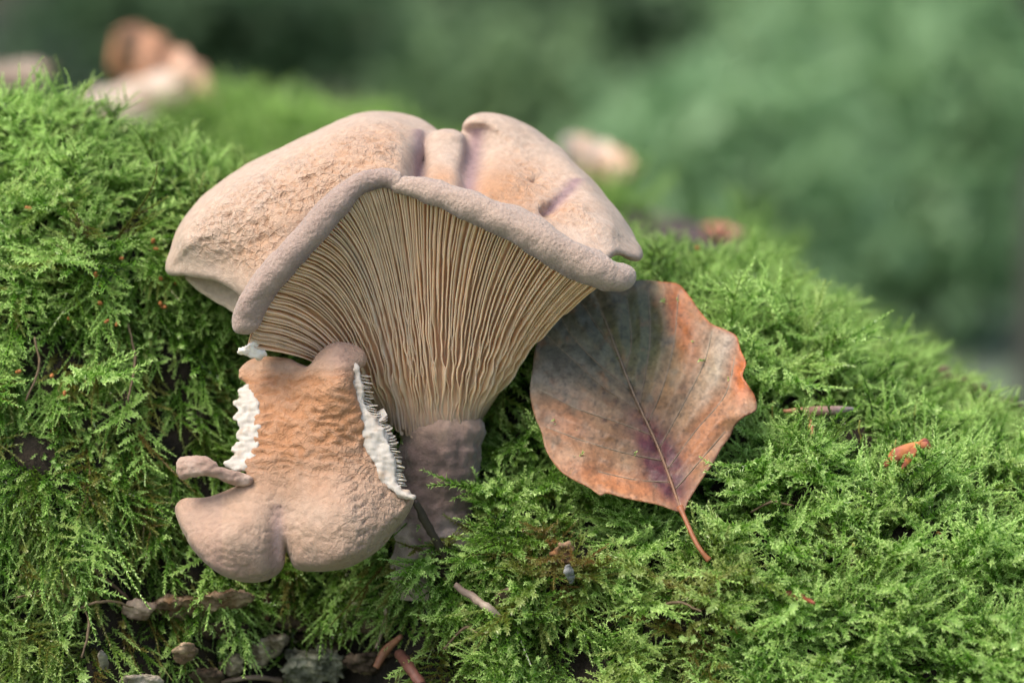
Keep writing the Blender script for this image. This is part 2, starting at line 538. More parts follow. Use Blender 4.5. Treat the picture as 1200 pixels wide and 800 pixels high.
def make_shoot(kind, k):
    rng = np.random.default_rng(100 + k + 10 * len(kind))
    V, F, A = [], [], []
    if kind == 'feather':
        L = 1.5
        C = bend(L, 14, rng.uniform(.5, 1.3), .25, rng)
        stem_add(V, F, A, C, .016, .15)
        axis_leaves(V, F, A, C, .125, .021, .022, .60, .1, .9, rng)
        nb = 6
        for q in range(nb):
            for sgn in (-1, 1):
                if rng.random() < .15: continue
                t = .12 + .76 * (q + rng.uniform(-.3, .3) + (.25 if sgn > 0 else 0)) / nb
                j = t * 13; j0 = int(j)
                p = C[j0] * (1 - j + j0) + C[min(j0 + 1, 13)] * (j - j0)
                T = C[min(j0 + 1, 13)] - C[max(j0 - 1, 0)]; T /= np.linalg.norm(T)
                bl = .56 * math.sin(math.pi * (.25 + .7 * t)) * rng.uniform(.7, 1.25)
                d = T * .62 + np.array([0, sgn, 0]) * .75 + rng.normal(size=3) * .13
                d /= np.linalg.norm(d)
                a = np.linspace(0, 1, 5)[:, None]
                Cb = p + d * bl * a + (T * .3 + np.array([.15, 0, 0])) * bl * a ** 2 * .5
                stem_add(V, F, A, Cb, .008, .3)
                axis_leaves(V, F, A, Cb, .10, .018, .020, .55, .2, 1.1, rng)
    elif kind == 'tuft':
        L = .95
        C = bend(L, 9, rng.uniform(.5, 1.5), .3, rng)
        stem_add(V, F, A, C, .012, .1)
        axis_leaves(V, F, A, C, .13, .022, .015, .62, .05, 1.1, rng, .35)
        for q in range(rng.integers(2, 4)):
            j0 = int(rng.integers(1, 6)); p = C[j0]
            T = C[j0 + 1] - C[j0]; T /= np.linalg.norm(T)
            th = rng.uniform(0, 6.28)
            d = T * .8 + np.array([math.cos(th), math.sin(th), 0]) * .7; d /= np.linalg.norm(d)
            bl = rng.uniform(.3, .5)
            a = np.linspace(0, 1, 5)[:, None]
            Cb = p + d * bl * a + T * bl * a ** 2 * .35
            axis_leaves(V, F, A, Cb, .105, .019, .019, .58, .2, 1.1, rng)
    elif kind == 'strand':          # thin hanging thread with close small leaves
        L = 1.7
        C = bend(L, 14, rng.uniform(.2, .8), .35, rng)
        stem_add(V, F, A, C, .014, .1)
        axis_leaves(V, F, A, C, .10, .018, .018, .5, .1, .85, rng)
        for q in range(rng.integers(2, 5)):
            j0 = int(rng.integers(2, 9)); p = C[j0]; T = C[j0 + 1] - C[j0]; T /= np.linalg.norm(T)
            d = T + np.array([rng.normal() * .2, rng.choice([-1, 1]) * .6, 0]); d /= np.linalg.norm(d)
            bl = rng.uniform(.3, .6); a = np.linspace(0, 1, 6)[:, None]
            Cb = p + d * bl * a + T * bl * a ** 2 * .4
            stem_add(V, F, A, Cb, .008, .2)
            axis_leaves(V, F, A, Cb, .095, .017, .018, .52, .2, 1.0, rng)
    V = np.array(V) * .01
    me = bpy.data.meshes.new('moss_shoot')
    me.from_pydata(V.tolist(), [], F)
    a = me.attributes.new('age', 'FLOAT', 'POINT'); a.data.foreach_set('value', np.array(A, np.float32))
    me.materials.append(m_moss)
    o = bpy.data.objects.new('moss_shoot', me)
    return o

kinds = [('feather', 0), ('feather', 1), ('feather', 2), ('feather', 3), ('tuft', 0), ('tuft', 1), ('tuft', 2), ('tuft', 3), ('strand', 0), ('strand', 1), ('strand', 2)]
for n_, (kd, k) in enumerate(kinds):
    o = make_shoot(kd, k)
    o.name = 'moss_shoot_kind_%02d' % n_
    protos.objects.link(o)
IDX = {'feather': (0, 4), 'tuft': (4, 8), 'strand': (8, 11)}

ng = bpy.data.node_groups.new('grow_shoots', 'GeometryNodeTree')
ng.interface.new_socket('Geometry', in_out='INPUT', socket_type='NodeSocketGeometry')
ng.interface.new_socket('Geometry', in_out='OUTPUT', socket_type='NodeSocketGeometry')
gi = ng.nodes.new('NodeGroupInput'); go = ng.nodes.new('NodeGroupOutput')
iop = ng.nodes.new('GeometryNodeInstanceOnPoints')
ci = ng.nodes.new('GeometryNodeCollectionInfo'); ci.inputs['Collection'].default_value = protos
ci.inputs['Separate Children'].default_value = True; ci.inputs['Reset Children'].default_value = True
def named(nm, ty):
    a = ng.nodes.new('GeometryNodeInputNamedAttribute'); a.data_type = ty; a.inputs['Name'].default_value = nm
    return a.outputs['Attribute']
m2p = ng.nodes.new('GeometryNodeMeshToPoints')
ng.links.new(gi.outputs[0], m2p.inputs['Mesh'])
ng.links.new(m2p.outputs[0], iop.inputs['Points'])
ng.links.new(ci.outputs[0], iop.inputs['Instance'])
iop.inputs['Pick Instance'].default_value = True
ng.links.new(named('idx', 'INT'), iop.inputs['Instance Index'])
e2r = ng.nodes.new('FunctionNodeEulerToRotation')
ng.links.new(named('rot', 'FLOAT_VECTOR'), e2r.inputs[0])
ng.links.new(e2r.outputs[0], iop.inputs['Rotation'])
ng.links.new(named('sz', 'FLOAT'), iop.inputs['Scale'])
ng.links.new(iop.outputs[0], go.inputs[0])

def moss_cloud(name, pts, dirs, idx, size, tint, dry, label):
    n = len(pts)
    me = bpy.data.meshes.new(name)
    me.vertices.add(n); me.vertices.foreach_set('co', (pts * .01).astype(np.float32).ravel())
    rot = np.zeros((n, 3), np.float32)
    r2 = RNG.uniform(0, 1, n)
    for k in range(n):
        d = Vector(dirs[k]); d.normalize()
        # local -X (the way a shoot bends) points mostly down
        dn = Vector((RNG.normal() * .5, RNG.normal() * .5, -1))
        xl = -(dn - d * dn.dot(d))
        if xl.length < 1e-3: xl = Vector((1, 0, 0))
        xl.normalize(); yl = d.cross(xl)
        M = Matrix((xl, yl, d)).transposed()
        rot[k] = M.to_euler()
    for nm, ty, arr in (('rot', 'FLOAT_VECTOR', rot), ('sz', 'FLOAT', size), ('idx', 'INT', idx), ('tint', 'FLOAT', tint), ('dry', 'FLOAT', dry)):
        a = me.attributes.new(nm, ty, 'POINT')
        a.data.foreach_set('vector' if ty == 'FLOAT_VECTOR' else 'value', np.ascontiguousarray(arr, np.int32 if ty == 'INT' else np.float32).ravel())
    o = bpy.data.objects.new(name, me); col.objects.link(o)
    md = o.modifiers.new('grow', 'NODES'); md.node_group = ng
    props(o, label, 'moss', kind='stuff')
    return o

def scatter_log(n, lo, hi, tlo, thi, rng):
    px = rng.uniform(lo, hi, n * 3); th = rng.uniform(tlo, thi, n * 3)
    e = 2e-2
    p = log_pt(px, th); a = log_pt(px + 3, th) - p; b = log_pt(px, th + e) - p
    nr = np.cross(a, b); ar = np.linalg.norm(nr, axis=1)
    nr /= ar[:, None] + 1e-12
    nr[nr[:, 1] * 1.0 - nr[:, 2] * .3 > 0] *= 1
    flip = (nr[:, 1] > .3) & (th < 1.4); nr[flip] *= -1
    keep = rng.uniform(0, 1, n * 3) < ar / np.percentile(ar, 97)
    return p[keep][:n], nr[keep][:n], th[keep][:n]

def grow(rng):
    p1, n1, t1 = scatter_log(17000, -60, 1260, -.15, 1.62, rng)
    p2, n2, t2 = scatter_log(6500, -700, 1900, -.5, 2.3, rng)
    fx, _ = to_px(p2)
    k = (fx < -60) | (fx > 1260) | (t2 > 1.62) | (t2 < -.15)
    p = np.vstack([p1, p2[k]]); nr = np.vstack([n1, n2[k]]); th = np.concatenate([t1, t2[k]])
    fx, fy = to_px(p)
    # bare places
    bare = np.exp(-(((fx - 395) / 125) ** 2 + ((fy - 750) / 62) ** 2)) * 1.6
    bare += np.exp(-(((fx - 240) / 90) ** 2 + ((fy - 745) / 50) ** 2)) * .75
    bare += np.exp(-(((fx - 1155) / 62) ** 2 + ((fy - 466) / 22) ** 2)) * 1.3
    bare += np.exp(-(((fx - 985) / 34) ** 2 + ((fy - 662) / 16) ** 2)) * .8
    bare += np.exp(-(((fx - 600) / 30) ** 2 + ((fy - 480) / 60) ** 2)) * .5
    bare += sstep(.0, .35, noise(p * 1.25, 33)) * .88 * sstep(250, 420, fy) 
    bare += .28 * (1 - sstep(380, 620, fx)) * sstep(260, 420, fy)
    keep = rng.uniform(0, 1, len(p)) > bare
    p, nr, th, fx, fy = p[keep], nr[keep], th[keep], fx[keep], fy[keep]
    n = len(p)
    left = 1 - sstep(380, 760, fx)                       # hanging side
    low = sstep(190, 400, fy) * left + (1 - left) * sstep(640, 800, fy) * .5 * (1 - sstep(700, 1000, fx))
    fld = np.stack([noise(p * .8, 41), noise(p * .8, 42), noise(p * .8, 43)], 1)
    fld2 = np.stack([noise(p * 2.2, 44), noise(p * 2.2, 45), noise(p * 2.2, 46)], 1)
    rnd = rng.normal(size=(n, 3))
    d = nr * (.75 - .30 * low)[:, None] + np.array([0, 0, 1.0]) * (.30 * (1 - low) - 1.0 * low)[:, None] \
        + np.array([0, -.35, 0]) + fld * np.array([1.3, .3, .6]) * .8 + fld2 * .45 + rnd * .30
    d /= np.linalg.norm(d, axis=1)[:, None]
    u = rng.uniform(0, 1, n)
    kf = .34 * (1 - left) + .55 * left * low + .25 * left * (1 - low)
    ks = .04 + .25 * low * left
    kind = np.where(u < kf, 0, np.where(u < kf + ks, 2, 1))
    idx = np.choose(kind, [rng.integers(0, 4, n), rng.integers(4, 8, n), rng.integers(8, 11, n)])
    sz = rng.uniform(.6, 1.25, n) * np.choose(kind, [1.12, 1.2, 1.15]) * (1 - .12 * (1 - low))
    big = (rng.uniform(0, 1, n) < .10) & (th < 1.0)
    for cx, cy, rx_, ry_ in ((955, 490, 60, 34), (1064, 535, 45, 35), (937, 700, 32, 24), (562, 705, 48, 34), (660, 655, 38, 36), (520, 615, 55, 50), (812, 640, 35, 40), (300, 770, 200, 40), (235, 710, 90, 26), (1150, 465, 70, 30), (520, 560, 60, 60)):
        big &= ~(((fx - cx) / rx_) ** 2 + ((fy - cy) / ry_) ** 2 < 1)
    idx = np.where(big, np.where(rng.uniform(0, 1, n) < .3 * low, rng.integers(8, 11, n), rng.integers(0, 4, n)), idx)
    sz = np.where(big, rng.uniform(1.45, 1.95, n), sz)
    tint = .5 + .42 * noise(p * .55, 51) + .34 * rng.normal(size=n) + .16 * (1 - low) * sstep(.6, 1.5, th) + .22 * big
    tint = tint - .1 * (kind == 2)
    dry = np.clip(rng.uniform(-1.3, .55, n), 0, 1) * (.4 + low)
    for cx, cy, sx, sy, a in ((650, 668, 30, 42, 1.1), (795, 735, 45, 50, .85), (985, 660, 40, 22, .9), (300, 640, 60, 30, .2), (1165, 470, 50, 22, .8), (380, 740, 160, 60, .35), (60, 690, 110, 50, .35)):
        dry = np.maximum(dry, a * np.exp(-(((fx - cx) / sx) ** 2 + ((fy - cy) / sy) ** 2)) * rng.uniform(.5, 1.2, n))
    p = p - nr * (.3 + .25 * big)[:, None]
    # shoots that would grow through the leaf blade are left out
    ok = np.ones(n, bool)
    for f_ in (.35, .7, 1.0):
        tp = p + d * (sz * f_ * 1.15)[:, None]
        tx, ty = to_px(tp)
        inside = poly_sd(LOs, tx, ty) < (6 if f_ > .5 else 2)
        ok &= ~(inside & (tp[:, 1] < lf(tp[:, 0], tp[:, 2]) + .30) & ((ty < 560) | (tp[:, 1] < lf(tp[:, 0], tp[:, 2]) + .1)))
    p, d, idx, sz, tint, dry = p[ok], d[ok], idx[ok], sz[ok], tint[ok], dry[ok]
    moss_cloud('moss', p, d, idx, sz, np.clip(tint, 0, 1.2), np.clip(dry, 0, 1), 'dense bright green feathery moss covering the whole log around the mushrooms')

# ------------------------------------------------------------------ big mushroom
m_skin = vcol_mat('mushroom_skin', .75, .12, (.6, .3, .2), [(450, 4, .6, .05), (1300, 4, .5, .03), (3200, 3, .6, .018)], (900, .12), .3, .1, True)
m_rim = vcol_mat('velvety_rim', .85, .1, (.6, .3, .2), [(1500, 3, 1.0, .05), (3500, 2, .7, .02)], (1800, .13), .2, .25)
m_gill = vcol_mat('gill_flesh', .55, .45, (.7, .35, .2), [(700, 3, .3, .02)], (500, .10), .3)
m_stem = vcol_mat('felty_stem', .9, .05, (.5, .3, .2), [(500, 5, .8, .06), (2600, 3, .8, .02)], (500, .25), .15, .3)

root = empty('mushroom', P(515, 650, .6))
props(root, 'large buff funnel mushroom with rolled rim and exposed gills, standing in the moss', 'mushroom')

def skin_color(V, orange, pink, extra=None):
    pale = np.array([.42, .325, .258]); org = np.array([.39, .205, .105]); pnk = np.array([.25, .16, .165])
    c = lerp3(np.tile(pale, (len(V), 1)), org, np.clip(orange, 0, 1))
    c = lerp3(c, pnk, np.clip(pink, 0, 1))
    return c

# --- cap upper side
g = Grid((-7.4, -3.0, -.2), (3.2, 4.0, 5.1), .05)
lobeL = [(195, 320, -.2), (197, 292, 0), (206, 268, .2), (228, 236, .4), (258, 210, .6), (300, 185, .9), (350, 160, 1.2), (400, 138, 1.5), (440, 129, 1.8), (480, 133, 1.7), (506, 144, 1.5), (516, 158, 1.3),
         (505, 170, .9), (492, 195, 0), (482, 225, -.9), (440, 238, -1.3), (395, 262, -1.5), (345, 315, -1.5), (312, 352, -1.4), (294, 360, -1.3), (280, 346, -1.1), (262, 334, -.9), (242, 327, -.7), (220, 324, -.5)]
ctrlL = [(290, 365, -1.3), (330, 318, -1.6), (380, 265, -1.7), (430, 228, -1.6), (482, 215, -1.1),
         (232, 300, -.9), (285, 245, -.75), (350, 205, -.45), (420, 170, -.05), (475, 170, .3),
         (200, 310, -.1), (208, 268, .15), (258, 213, .55), (350, 163, 1.1), (440, 133, 1.7), (512, 155, 1.7)]
gpx, gpy = 600 + g.X * 60, 400 - g.Z * 60
thL = .40 - .24 * sstep(275, 325, gpy) * sstep(330, 270, gpx)
fL, dL = g.sheet(lobeL, ctrlL, thL, thL - .03, back=.55 * sstep(330, 280, gpy), backr=.35)
lobeR = [(541, 152, 1.4), (546, 138, 1.5), (562, 130, 1.6), (592, 133, 1.6), (625, 148, 1.5), (660, 175, 1.3), (695, 210, .9), (725, 248, .5), (744, 276, .1), (754, 294, -.5), (752, 305, -.8), (738, 305, -1.0), (722, 300, -1.3),
         (700, 310, -1.6), (640, 285, -1.5), (590, 262, -1.4), (552, 248, -1.2), (556, 215, -.5), (566, 190, .2), (560, 170, .9)]
ctrlR = [(550, 235, -1.1), (600, 258, -1.4), (660, 288, -1.6), (720, 300, -1.5),
         (580, 190, .65), (625, 215, .45), (680, 240, -.1), (720, 270, -.7),
         (560, 135, 1.5), (620, 148, 1.5), (690, 207, .9), (738, 272, .1), (752, 300, -.5)]
fR, dR = g.sheet(lobeR, ctrlR, .34 - .16 * sstep(240, 290, gpy), .32 - .16 * sstep(240, 290, gpy), back=.45 * sstep(290, 240, gpy), backr=.3)
lobeM = [(498, 168, 1.), (506, 156, 1.2), (524, 152, 1.3), (541, 156, 1.2), (547, 168, 1.), (545, 200, 0), (540, 240, -1), (498, 232, -1), (497, 200, 0)]
fM, dM = g.sheet(lobeM, [(520, 235, -1.3), (520, 195, .0), (522, 156, .9), (500, 195, .2), (545, 195, .25)], .30, .22, back=.3, backr=.15)
lobeB = [(470, 170, 1.), (492, 150, 1.6), (515, 160, 1.4), (545, 160, 1.6), (570, 146, 1.6), (600, 170, 1), (600, 250, -1), (470, 235, -1)]
fB, dB = g.sheet(lobeB, [(520, 235, -.8), (520, 195, .75), (522, 156, 1.6), (480, 195, .7), (480, 235, -.9), (570, 195, .8), (600, 240, -.7), (570, 150, 1.7)], .25, .2)
F = smin(smin(fL, fR, .12), smin(fM, fB, .10), .10)
# the split in the right lobe and a shallow fold beside it
F = smax(F, -(g.capsule(P(677, 210, -.15), P(640, 252, -1.15), .10, .17)), .06)
F = smax(F, -(g.capsule(P(640, 188, .35), P(612, 240, -.45), .05, .10)), .10)
V, Q = surface_nets(F, g.o, g.h)
V = relax(V, Q, 3)
N = normals(V, Q)
fx, fy = to_px(V)
front = sstep(0, .4, -N[:, 1] + N[:, 2] * .3)
# wrinkled middle of the cap, smooth velvet towards the outer edge
edge = np.minimum(poly_sd(catmull(PA(lobeL)[:, [0, 2]], 100, True), V[:, 0], V[:, 2]), poly_sd(catmull(PA(lobeR)[:, [0, 2]], 100, True), V[:, 0], V[:, 2]))
isL = (fx < 515).astype(float)
wr = sstep(.12, .8, -edge)
q = V + .12 * np.stack([noise(V * 3, 1), noise(V * 3, 2), noise(V * 3, 3)], 1)
rid = 1 - np.abs(noise(q * np.array([5.5, 5.5, 5.5]), 7)) * 2.2
rid2 = 1 - np.abs(noise(q * 10.5, 8)) * 2.0
V = V + N * (wr * (.040 * rid + .012 * rid2) * (.5 + .5 * isL))[:, None] * np.clip(front, .2, 1)[:, None]
V = V + N * (fbm(V * 1.3, 2, 12) * .05)[:, None]
orange = .12 + .38 * isL * sstep(110, 15, np.abs((fx - 330) * .70 + (fy - 300) * .70 + 0) ) * wr
orange = np.maximum(orange * 1., .95 * (1 - isL) * np.exp(-(((fx - 585) / 62) ** 2 + ((fy - 225) / 38) ** 2)))
orange = np.maximum(orange, .8 * np.exp(-(((fx - 520) / 25) ** 2 + ((fy - 208) / 16) ** 2)))
orange = np.maximum(orange, .55 * np.exp(-(((fx - 650) / 40) ** 2 + ((fy - 245) / 22) ** 2)))
orange = np.maximum(orange, .45 * isL * np.exp(-(((fx - 455) / 60) ** 2 + ((fy - 190) / 22) ** 2)))
orange += .22 * (rid < .35) * wr + fbm(V * 2.5, 3, 14) * .16
pink = .85 * np.exp(-((fx - 491) / 8) ** 2) * (fy > 152) + .9 * np.exp(-(((fx - 553) - (fy - 190) * -.15) / 11) ** 2) * (fy > 150)
pink = np.maximum(pink, .9 * np.exp(-(np.abs((fx - 658) * .75 + (fy - 231) * .66) / 7) ** 2) * (np.abs(fy - 231) < 22))
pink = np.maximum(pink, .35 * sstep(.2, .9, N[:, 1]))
C = skin_color(V, orange, pink)
C = C * (1 - .35 * np.exp(-(((fx - 735) / 24) ** 2 + ((fy - 303) / 5) ** 2)))[:, None] * (1 + .06 * np.clip(rid, -1, 1) * wr)[:, None]
mesh('cap', V, Q, m_skin, root, C, True, {'wrk': wr * (.35 + .65 * isL) * np.clip(.75 + fbm(V * 1.2, 2, 19), 0, 1)})

# --- rolled rim, two lengths that meet at the step above the gills
def rim(path, nseg, seed, flat, tilt):
    P4 = catmull(np.array([(*P(a, b, c), d / 60.) for a, b, c, d in path]), nseg)
    Cc = P4[:, :3]; rr = P4[:, 3]
    s = np.concatenate([[0], np.cumsum(np.linalg.norm(np.diff(Cc, axis=0), axis=1))])
    L = s[-1]
    for e0, kk in ((s, tilt[0]), (L - s, tilt[1])):
        k = np.clip(e0 / (rr * kk), 0, 1)
        rr = rr * np.sqrt(np.clip(1 - (1 - k) ** 2, .0004, 1))
    Vt, Qt = tube_arrays(Cc, rr, 40, True, flat, up=(.3, -.2, 1))
    Vt += (fbm(Vt * 1.4, 2, seed) * .09)[:, None] * np.array([.5, .7, 1])
    Nt = Vt.copy(); Nt[:-2] -= np.repeat(Cc, 40, axis=0); Nt[-2:] = 0
    Nt /= np.linalg.norm(Nt, axis=1)[:, None] + 1e-9
    Vt += Nt * (noise(Vt * 2.2, seed + 6) * .03 + noise(Vt * 9, seed + 3) * .012 + noise(Vt * 22, seed + 4) * .006)[:, None]
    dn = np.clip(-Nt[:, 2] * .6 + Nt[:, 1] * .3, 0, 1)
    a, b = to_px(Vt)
    c = lerp3(np.tile([.37, .275, .222], (len(Vt), 1)), [.16, .105, .108], np.clip(sstep(.0, .5, dn) * .75 + .25 * (a < 460) + fbm(Vt * 3, 2, seed) * .2, 0, 1))  # shade under the roll painted in: darker purple where it faces down
    return Vt, quads(Qt), c
left_path = [(284, 392, -1.85, 14.5), (295, 357, -2.0, 16.5), (322, 319, -2.15, 17.5), (357, 281, -2.3, 16), (389, 245, -2.3, 15.5), (414, 220, -2.25, 12.5), (442, 210, -2.15, 11.5), (472, 213, -2.05, 12.5)]
right_path = [(462, 217, -2.05, 11), (490, 222, -2.2, 14), (550, 240, -2.4, 17), (610, 267, -2.55, 19.5), (665, 300, -2.6, 21), (708, 320, -2.5, 19.5), (744, 328, -2.3, 14.5)]
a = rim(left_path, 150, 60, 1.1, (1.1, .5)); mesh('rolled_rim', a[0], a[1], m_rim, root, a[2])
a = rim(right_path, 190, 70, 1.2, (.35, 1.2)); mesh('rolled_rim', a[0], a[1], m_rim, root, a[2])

# --- gill bed (the underside the gills grow from)
GR = PA([(290, 404, -1.5), (303, 368, -1.8), (331, 326, -2.0), (364, 288, -2.15), (397, 250, -2.15), (424, 224, -2.12), (462, 217, -2.05), (512, 230, -2.1), (562, 248, -2.3), (613, 272, -2.4), (664, 305, -2.45), (712, 326, -2.3)])
GM = PA([(368, 424, -.7), (378, 400, -.8), (400, 372, -.9), (425, 352, -.95), (446, 345, -1.0), (463, 345, -1.0), (482, 346, -1.0), (508, 352, -1.05), (538, 362, -1.05), (570, 374, -1.0), (604, 386, -.85), (640, 388, -.55)])
GB = PA([(432, 464, .2), (445, 484, .05), (455, 496, -.12), (466, 503, -.25), (476, 507, -.33), (488, 510, -.38), (500, 511, -.41), (515, 511, -.41), (530, 509, -.36), (545, 505, -.25), (558, 498, -.05), (569, 486, .35)])
def bed(u, v):
    k = np.asarray(u) * 11
    def s(A):
        i = np.clip(np.floor(k).astype(int), 0, 10); f = (k - i)[:, None]
        E = np.vstack([2 * A[0] - A[1], A, 2 * A[-1] - A[-2]])
        a, b, c, d = E[i], E[i + 1], E[i + 2], E[i + 3]
        return .5 * (2 * b + (c - a) * f + (2 * a - 5 * b + 4 * c - d) * f ** 2 + (3 * b - a - 3 * c + d) * f ** 3)
    r, m, b = s(GR), s(GM), s(GB)
    c = 2 * m - .5 * (r + b)
    v = np.asarray(v)[:, None]
    return r * (1 - v) ** 2 + 2 * c * v * (1 - v) + b * v ** 2
nu2, nv2 = 90, 50
uu, vv = np.meshgrid(np.linspace(0, 1, nu2), np.linspace(0, 1, nv2), indexing='ij')
S = bed(uu.ravel(), vv.ravel())
i = (np.arange(nu2 - 1)[:, None] * nv2 + np.arange(nv2 - 1)[None, :]).ravel()
bq = np.stack([i, i + nv2, i + nv2 + 1, i + 1], 1)
S2 = S + np.array([0, .35, .12])
rimi = np.concatenate([np.arange(nv2), (np.arange(1, nu2)) * nv2 + nv2 - 1, (nu2 - 1) * nv2 + np.arange(nv2 - 2, -1, -1), np.arange(nu2 - 2, 0, -1) * nv2])
rn = np.roll(rimi, -1)
Qb = np.vstack([bq, bq[:, ::-1] + len(S), np.stack([rimi, rn, rn + len(S), rimi + len(S)], 1)])
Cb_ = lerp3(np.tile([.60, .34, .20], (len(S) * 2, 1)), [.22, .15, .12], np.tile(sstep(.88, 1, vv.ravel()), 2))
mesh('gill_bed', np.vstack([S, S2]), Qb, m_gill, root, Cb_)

# --- gills, every one its own piece
NG = 156
grng = np.random.default_rng(17)
for gk in range(NG):
    lev = gk % 4                                       # 0 full, 2 three quarters, 1 and 3 short
    u0 = (gk + .5 + grng.uniform(-.22, .22)) / NG
    vmax = {0: 1.0 + grng.normal() * .010, 2: grng.uniform(.62, .98), 1: grng.uniform(.3, .62), 3: grng.uniform(.3, .7)}[lev]
    n = int(14 + 34 * vmax)
    v = np.linspace(0.0, vmax, n)
    wav = noise(np.stack([v * 7, np.full(n, gk * .37), np.full(n, 2.)], 1), 3) * .0011 + \
          noise(np.stack([v * 22, np.full(n, gk * 1.7), np.full(n, 5.)], 1), 4) * .0022 * sstep(.45, 1, v)
    u = np.clip(u0 + wav, 0.001, .999)
    b0 = bed(u, v); bu = bed(np.clip(u + .006, 0, 1), v) - bed(np.clip(u - .006, 0, 1), v); bv = bed(u, np.minimum(v + .01, 1.03)) - bed(u, v - .01)
    nn = np.cross(bv, bu); nn /= np.linalg.norm(nn, axis=1)[:, None]
    if nn[:, 1].mean() > 0: nn = -nn
    lat = bu / np.linalg.norm(bu, axis=1)[:, None]
    H = (.135 if lev == 0 else .125 if lev == 2 else .10) * sstep(0, .10, v + .04) * (1 - sstep(vmax * .80, vmax, v) * (.92 if lev else .75))
    ve = grng.uniform(.90, 1.0)
    H = H * (1 - .97 * sstep(ve - .16, ve, v)) * (1 + .28 * noise(np.stack([v * 16, np.full(n, gk * 2.3), np.zeros(n)], 1), 6) * sstep(.3, .8, v))
    sw = lat * (noise(np.stack([v * 15, np.full(n, gk * 3.1), np.zeros(n)], 1), 8) * .085 * sstep(.35, .9, v) + noise(np.stack([v * 4, np.full(n, gk * .9), np.ones(n)], 1), 9) * .02 + grng.normal() * .012)[:, None]
    w0 = .023; w1 = .012
    tip = b0 + nn * H[:, None] + sw
    mid = b0 + nn * (H * .5)[:, None] + sw * .4
    bs = b0 - nn * .03
    rows = np.stack([bs - lat * w0, mid - lat * w0 * .8, tip - lat * w1, tip + nn * .008, tip + lat * w1, mid + lat * w0 * .8, bs + lat * w0], 1)
    Vg = rows.reshape(-1, 3)
    i = (np.arange(n - 1)[:, None] * 7 + np.arange(6)[None, :]).ravel()
    Fg = np.stack([i, i + 7, i + 8, i + 1], 1)
    e = np.tile([0., .45, .9, 1., .9, .45, 0.], n)
    vvv = np.repeat(v, 7)
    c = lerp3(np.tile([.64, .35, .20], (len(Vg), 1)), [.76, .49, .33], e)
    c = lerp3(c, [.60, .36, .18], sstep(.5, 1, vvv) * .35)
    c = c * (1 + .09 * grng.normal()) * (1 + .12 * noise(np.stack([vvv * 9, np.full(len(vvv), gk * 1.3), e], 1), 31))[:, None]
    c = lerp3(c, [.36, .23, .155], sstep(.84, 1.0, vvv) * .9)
    if 46 < gk < 54: c = lerp3(c, [.60, .44, .36], np.full(len(c), .35))
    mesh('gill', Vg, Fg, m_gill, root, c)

# --- stem
nr_, ns_ = 70, 72
tt = np.linspace(0, 1, nr_)
cen = catmull(PA([(516, 462, .25), (519, 498, .16), (514, 545, .22), (506, 590, .35), (510, 640, .45), (512, 700, .6)]), nr_)
rx = np.interp(tt, [0, .12, .24, .36, .52, .7, 1], [28, 41, 48.5, 49, 47, 47, 56]) / 60.
th = np.linspace(0, 2 * np.pi, ns_, endpoint=False)
Vs = cen[:, None, :] + rx[:, None, None] * np.stack([np.cos(th), np.sin(th) * .85, 0 * th], 1)[None]
Vs = Vs.reshape(-1, 3)
Ns = Vs - np.repeat(cen, ns_, axis=0); Ns /= np.linalg.norm(Ns, axis=1)[:, None]
fx, fy = to_px(Vs)
dsp = fbm(Vs * 1.6, 3, 80) * .08 + noise(Vs * np.array([2, 2, 6]), 81) * .035 + noise(Vs * np.array([9, 9, 3]), 85) * .03 + fbm(Vs * 5, 3, 86) * .05
dsp += .03 * np.exp(-((fy - 500 - 6 * noise(Vs * 2, 82)) / 8) ** 2) - .03 * np.exp(-((fy - 520 - 8 * noise(Vs * 2, 83)) / 7) ** 2)
Vs = Vs + Ns * dsp[:, None]
i = np.arange(nr_ - 1)[:, None] * ns_; j = np.arange(ns_)[None]
Qs = np.stack([i + j, i + ns_ + j, i + ns_ + (j + 1) % ns_, i + (j + 1) % ns_], -1).reshape(-1, 4)
c = lerp3(np.tile([.17, .115, .10], (len(Vs), 1)), [.34, .265, .24], sstep(.0, .6, fbm(Vs * 1.5, 3, 84) + (fy - 590) / 140))
c = c * (1 + .35 * fbm(Vs * np.array([5, 5, 2.]), 3, 88))[:, None]
c = lerp3(c, [.31, .215, .165], sstep(536, 488, fy + 22 * noise(Vs * 3, 89) + 8 * noise(Vs * 8, 90)) * .85)
mesh('stem', Vs, Qs[:, ::-1], m_stem, root, c)

# ------------------------------------------------------------------ small torn mushroom
r2 = empty('mushroom', P(360, 680, -1.6))
props(r2, 'small torn buff mushroom cap with white broken flesh, tucked under the large one', 'mushroom')
g = Grid((-7.0, -4.6, -5.0), (-1.6, .3, .3), .042)
body = [(283, 428, -.9), (300, 418, -.9), (335, 420, -.9), (360, 429, -1.1), (370, 416, -1.3), (382, 404, -1.6), (398, 400, -1.6), (414, 403, -1.6), (426, 412, -1.7), (427, 425, -1.8),
        (415, 438, -2.0), (414, 458, -2.0), (422, 490, -2.1), (434, 520, -2.2), (448, 550, -2.3), (462, 572, -2.3), (480, 583, -2.3),
        (482, 592, -2.4), (470, 615, -2.5), (448, 642, -2.6), (420, 664, -2.7), (390, 674, -2.7), (360, 677, -2.7), (338, 672, -2.7), (330, 655, -2.6), (322, 625, -2.4), (318, 590, -2.2),
        (290, 560, -2.0), (285, 545, -2.0), (296, 525, -2.), (298, 505, -1.9), (297, 475, -1.7), (288, 450, -1.3), (280, 440, -1)]
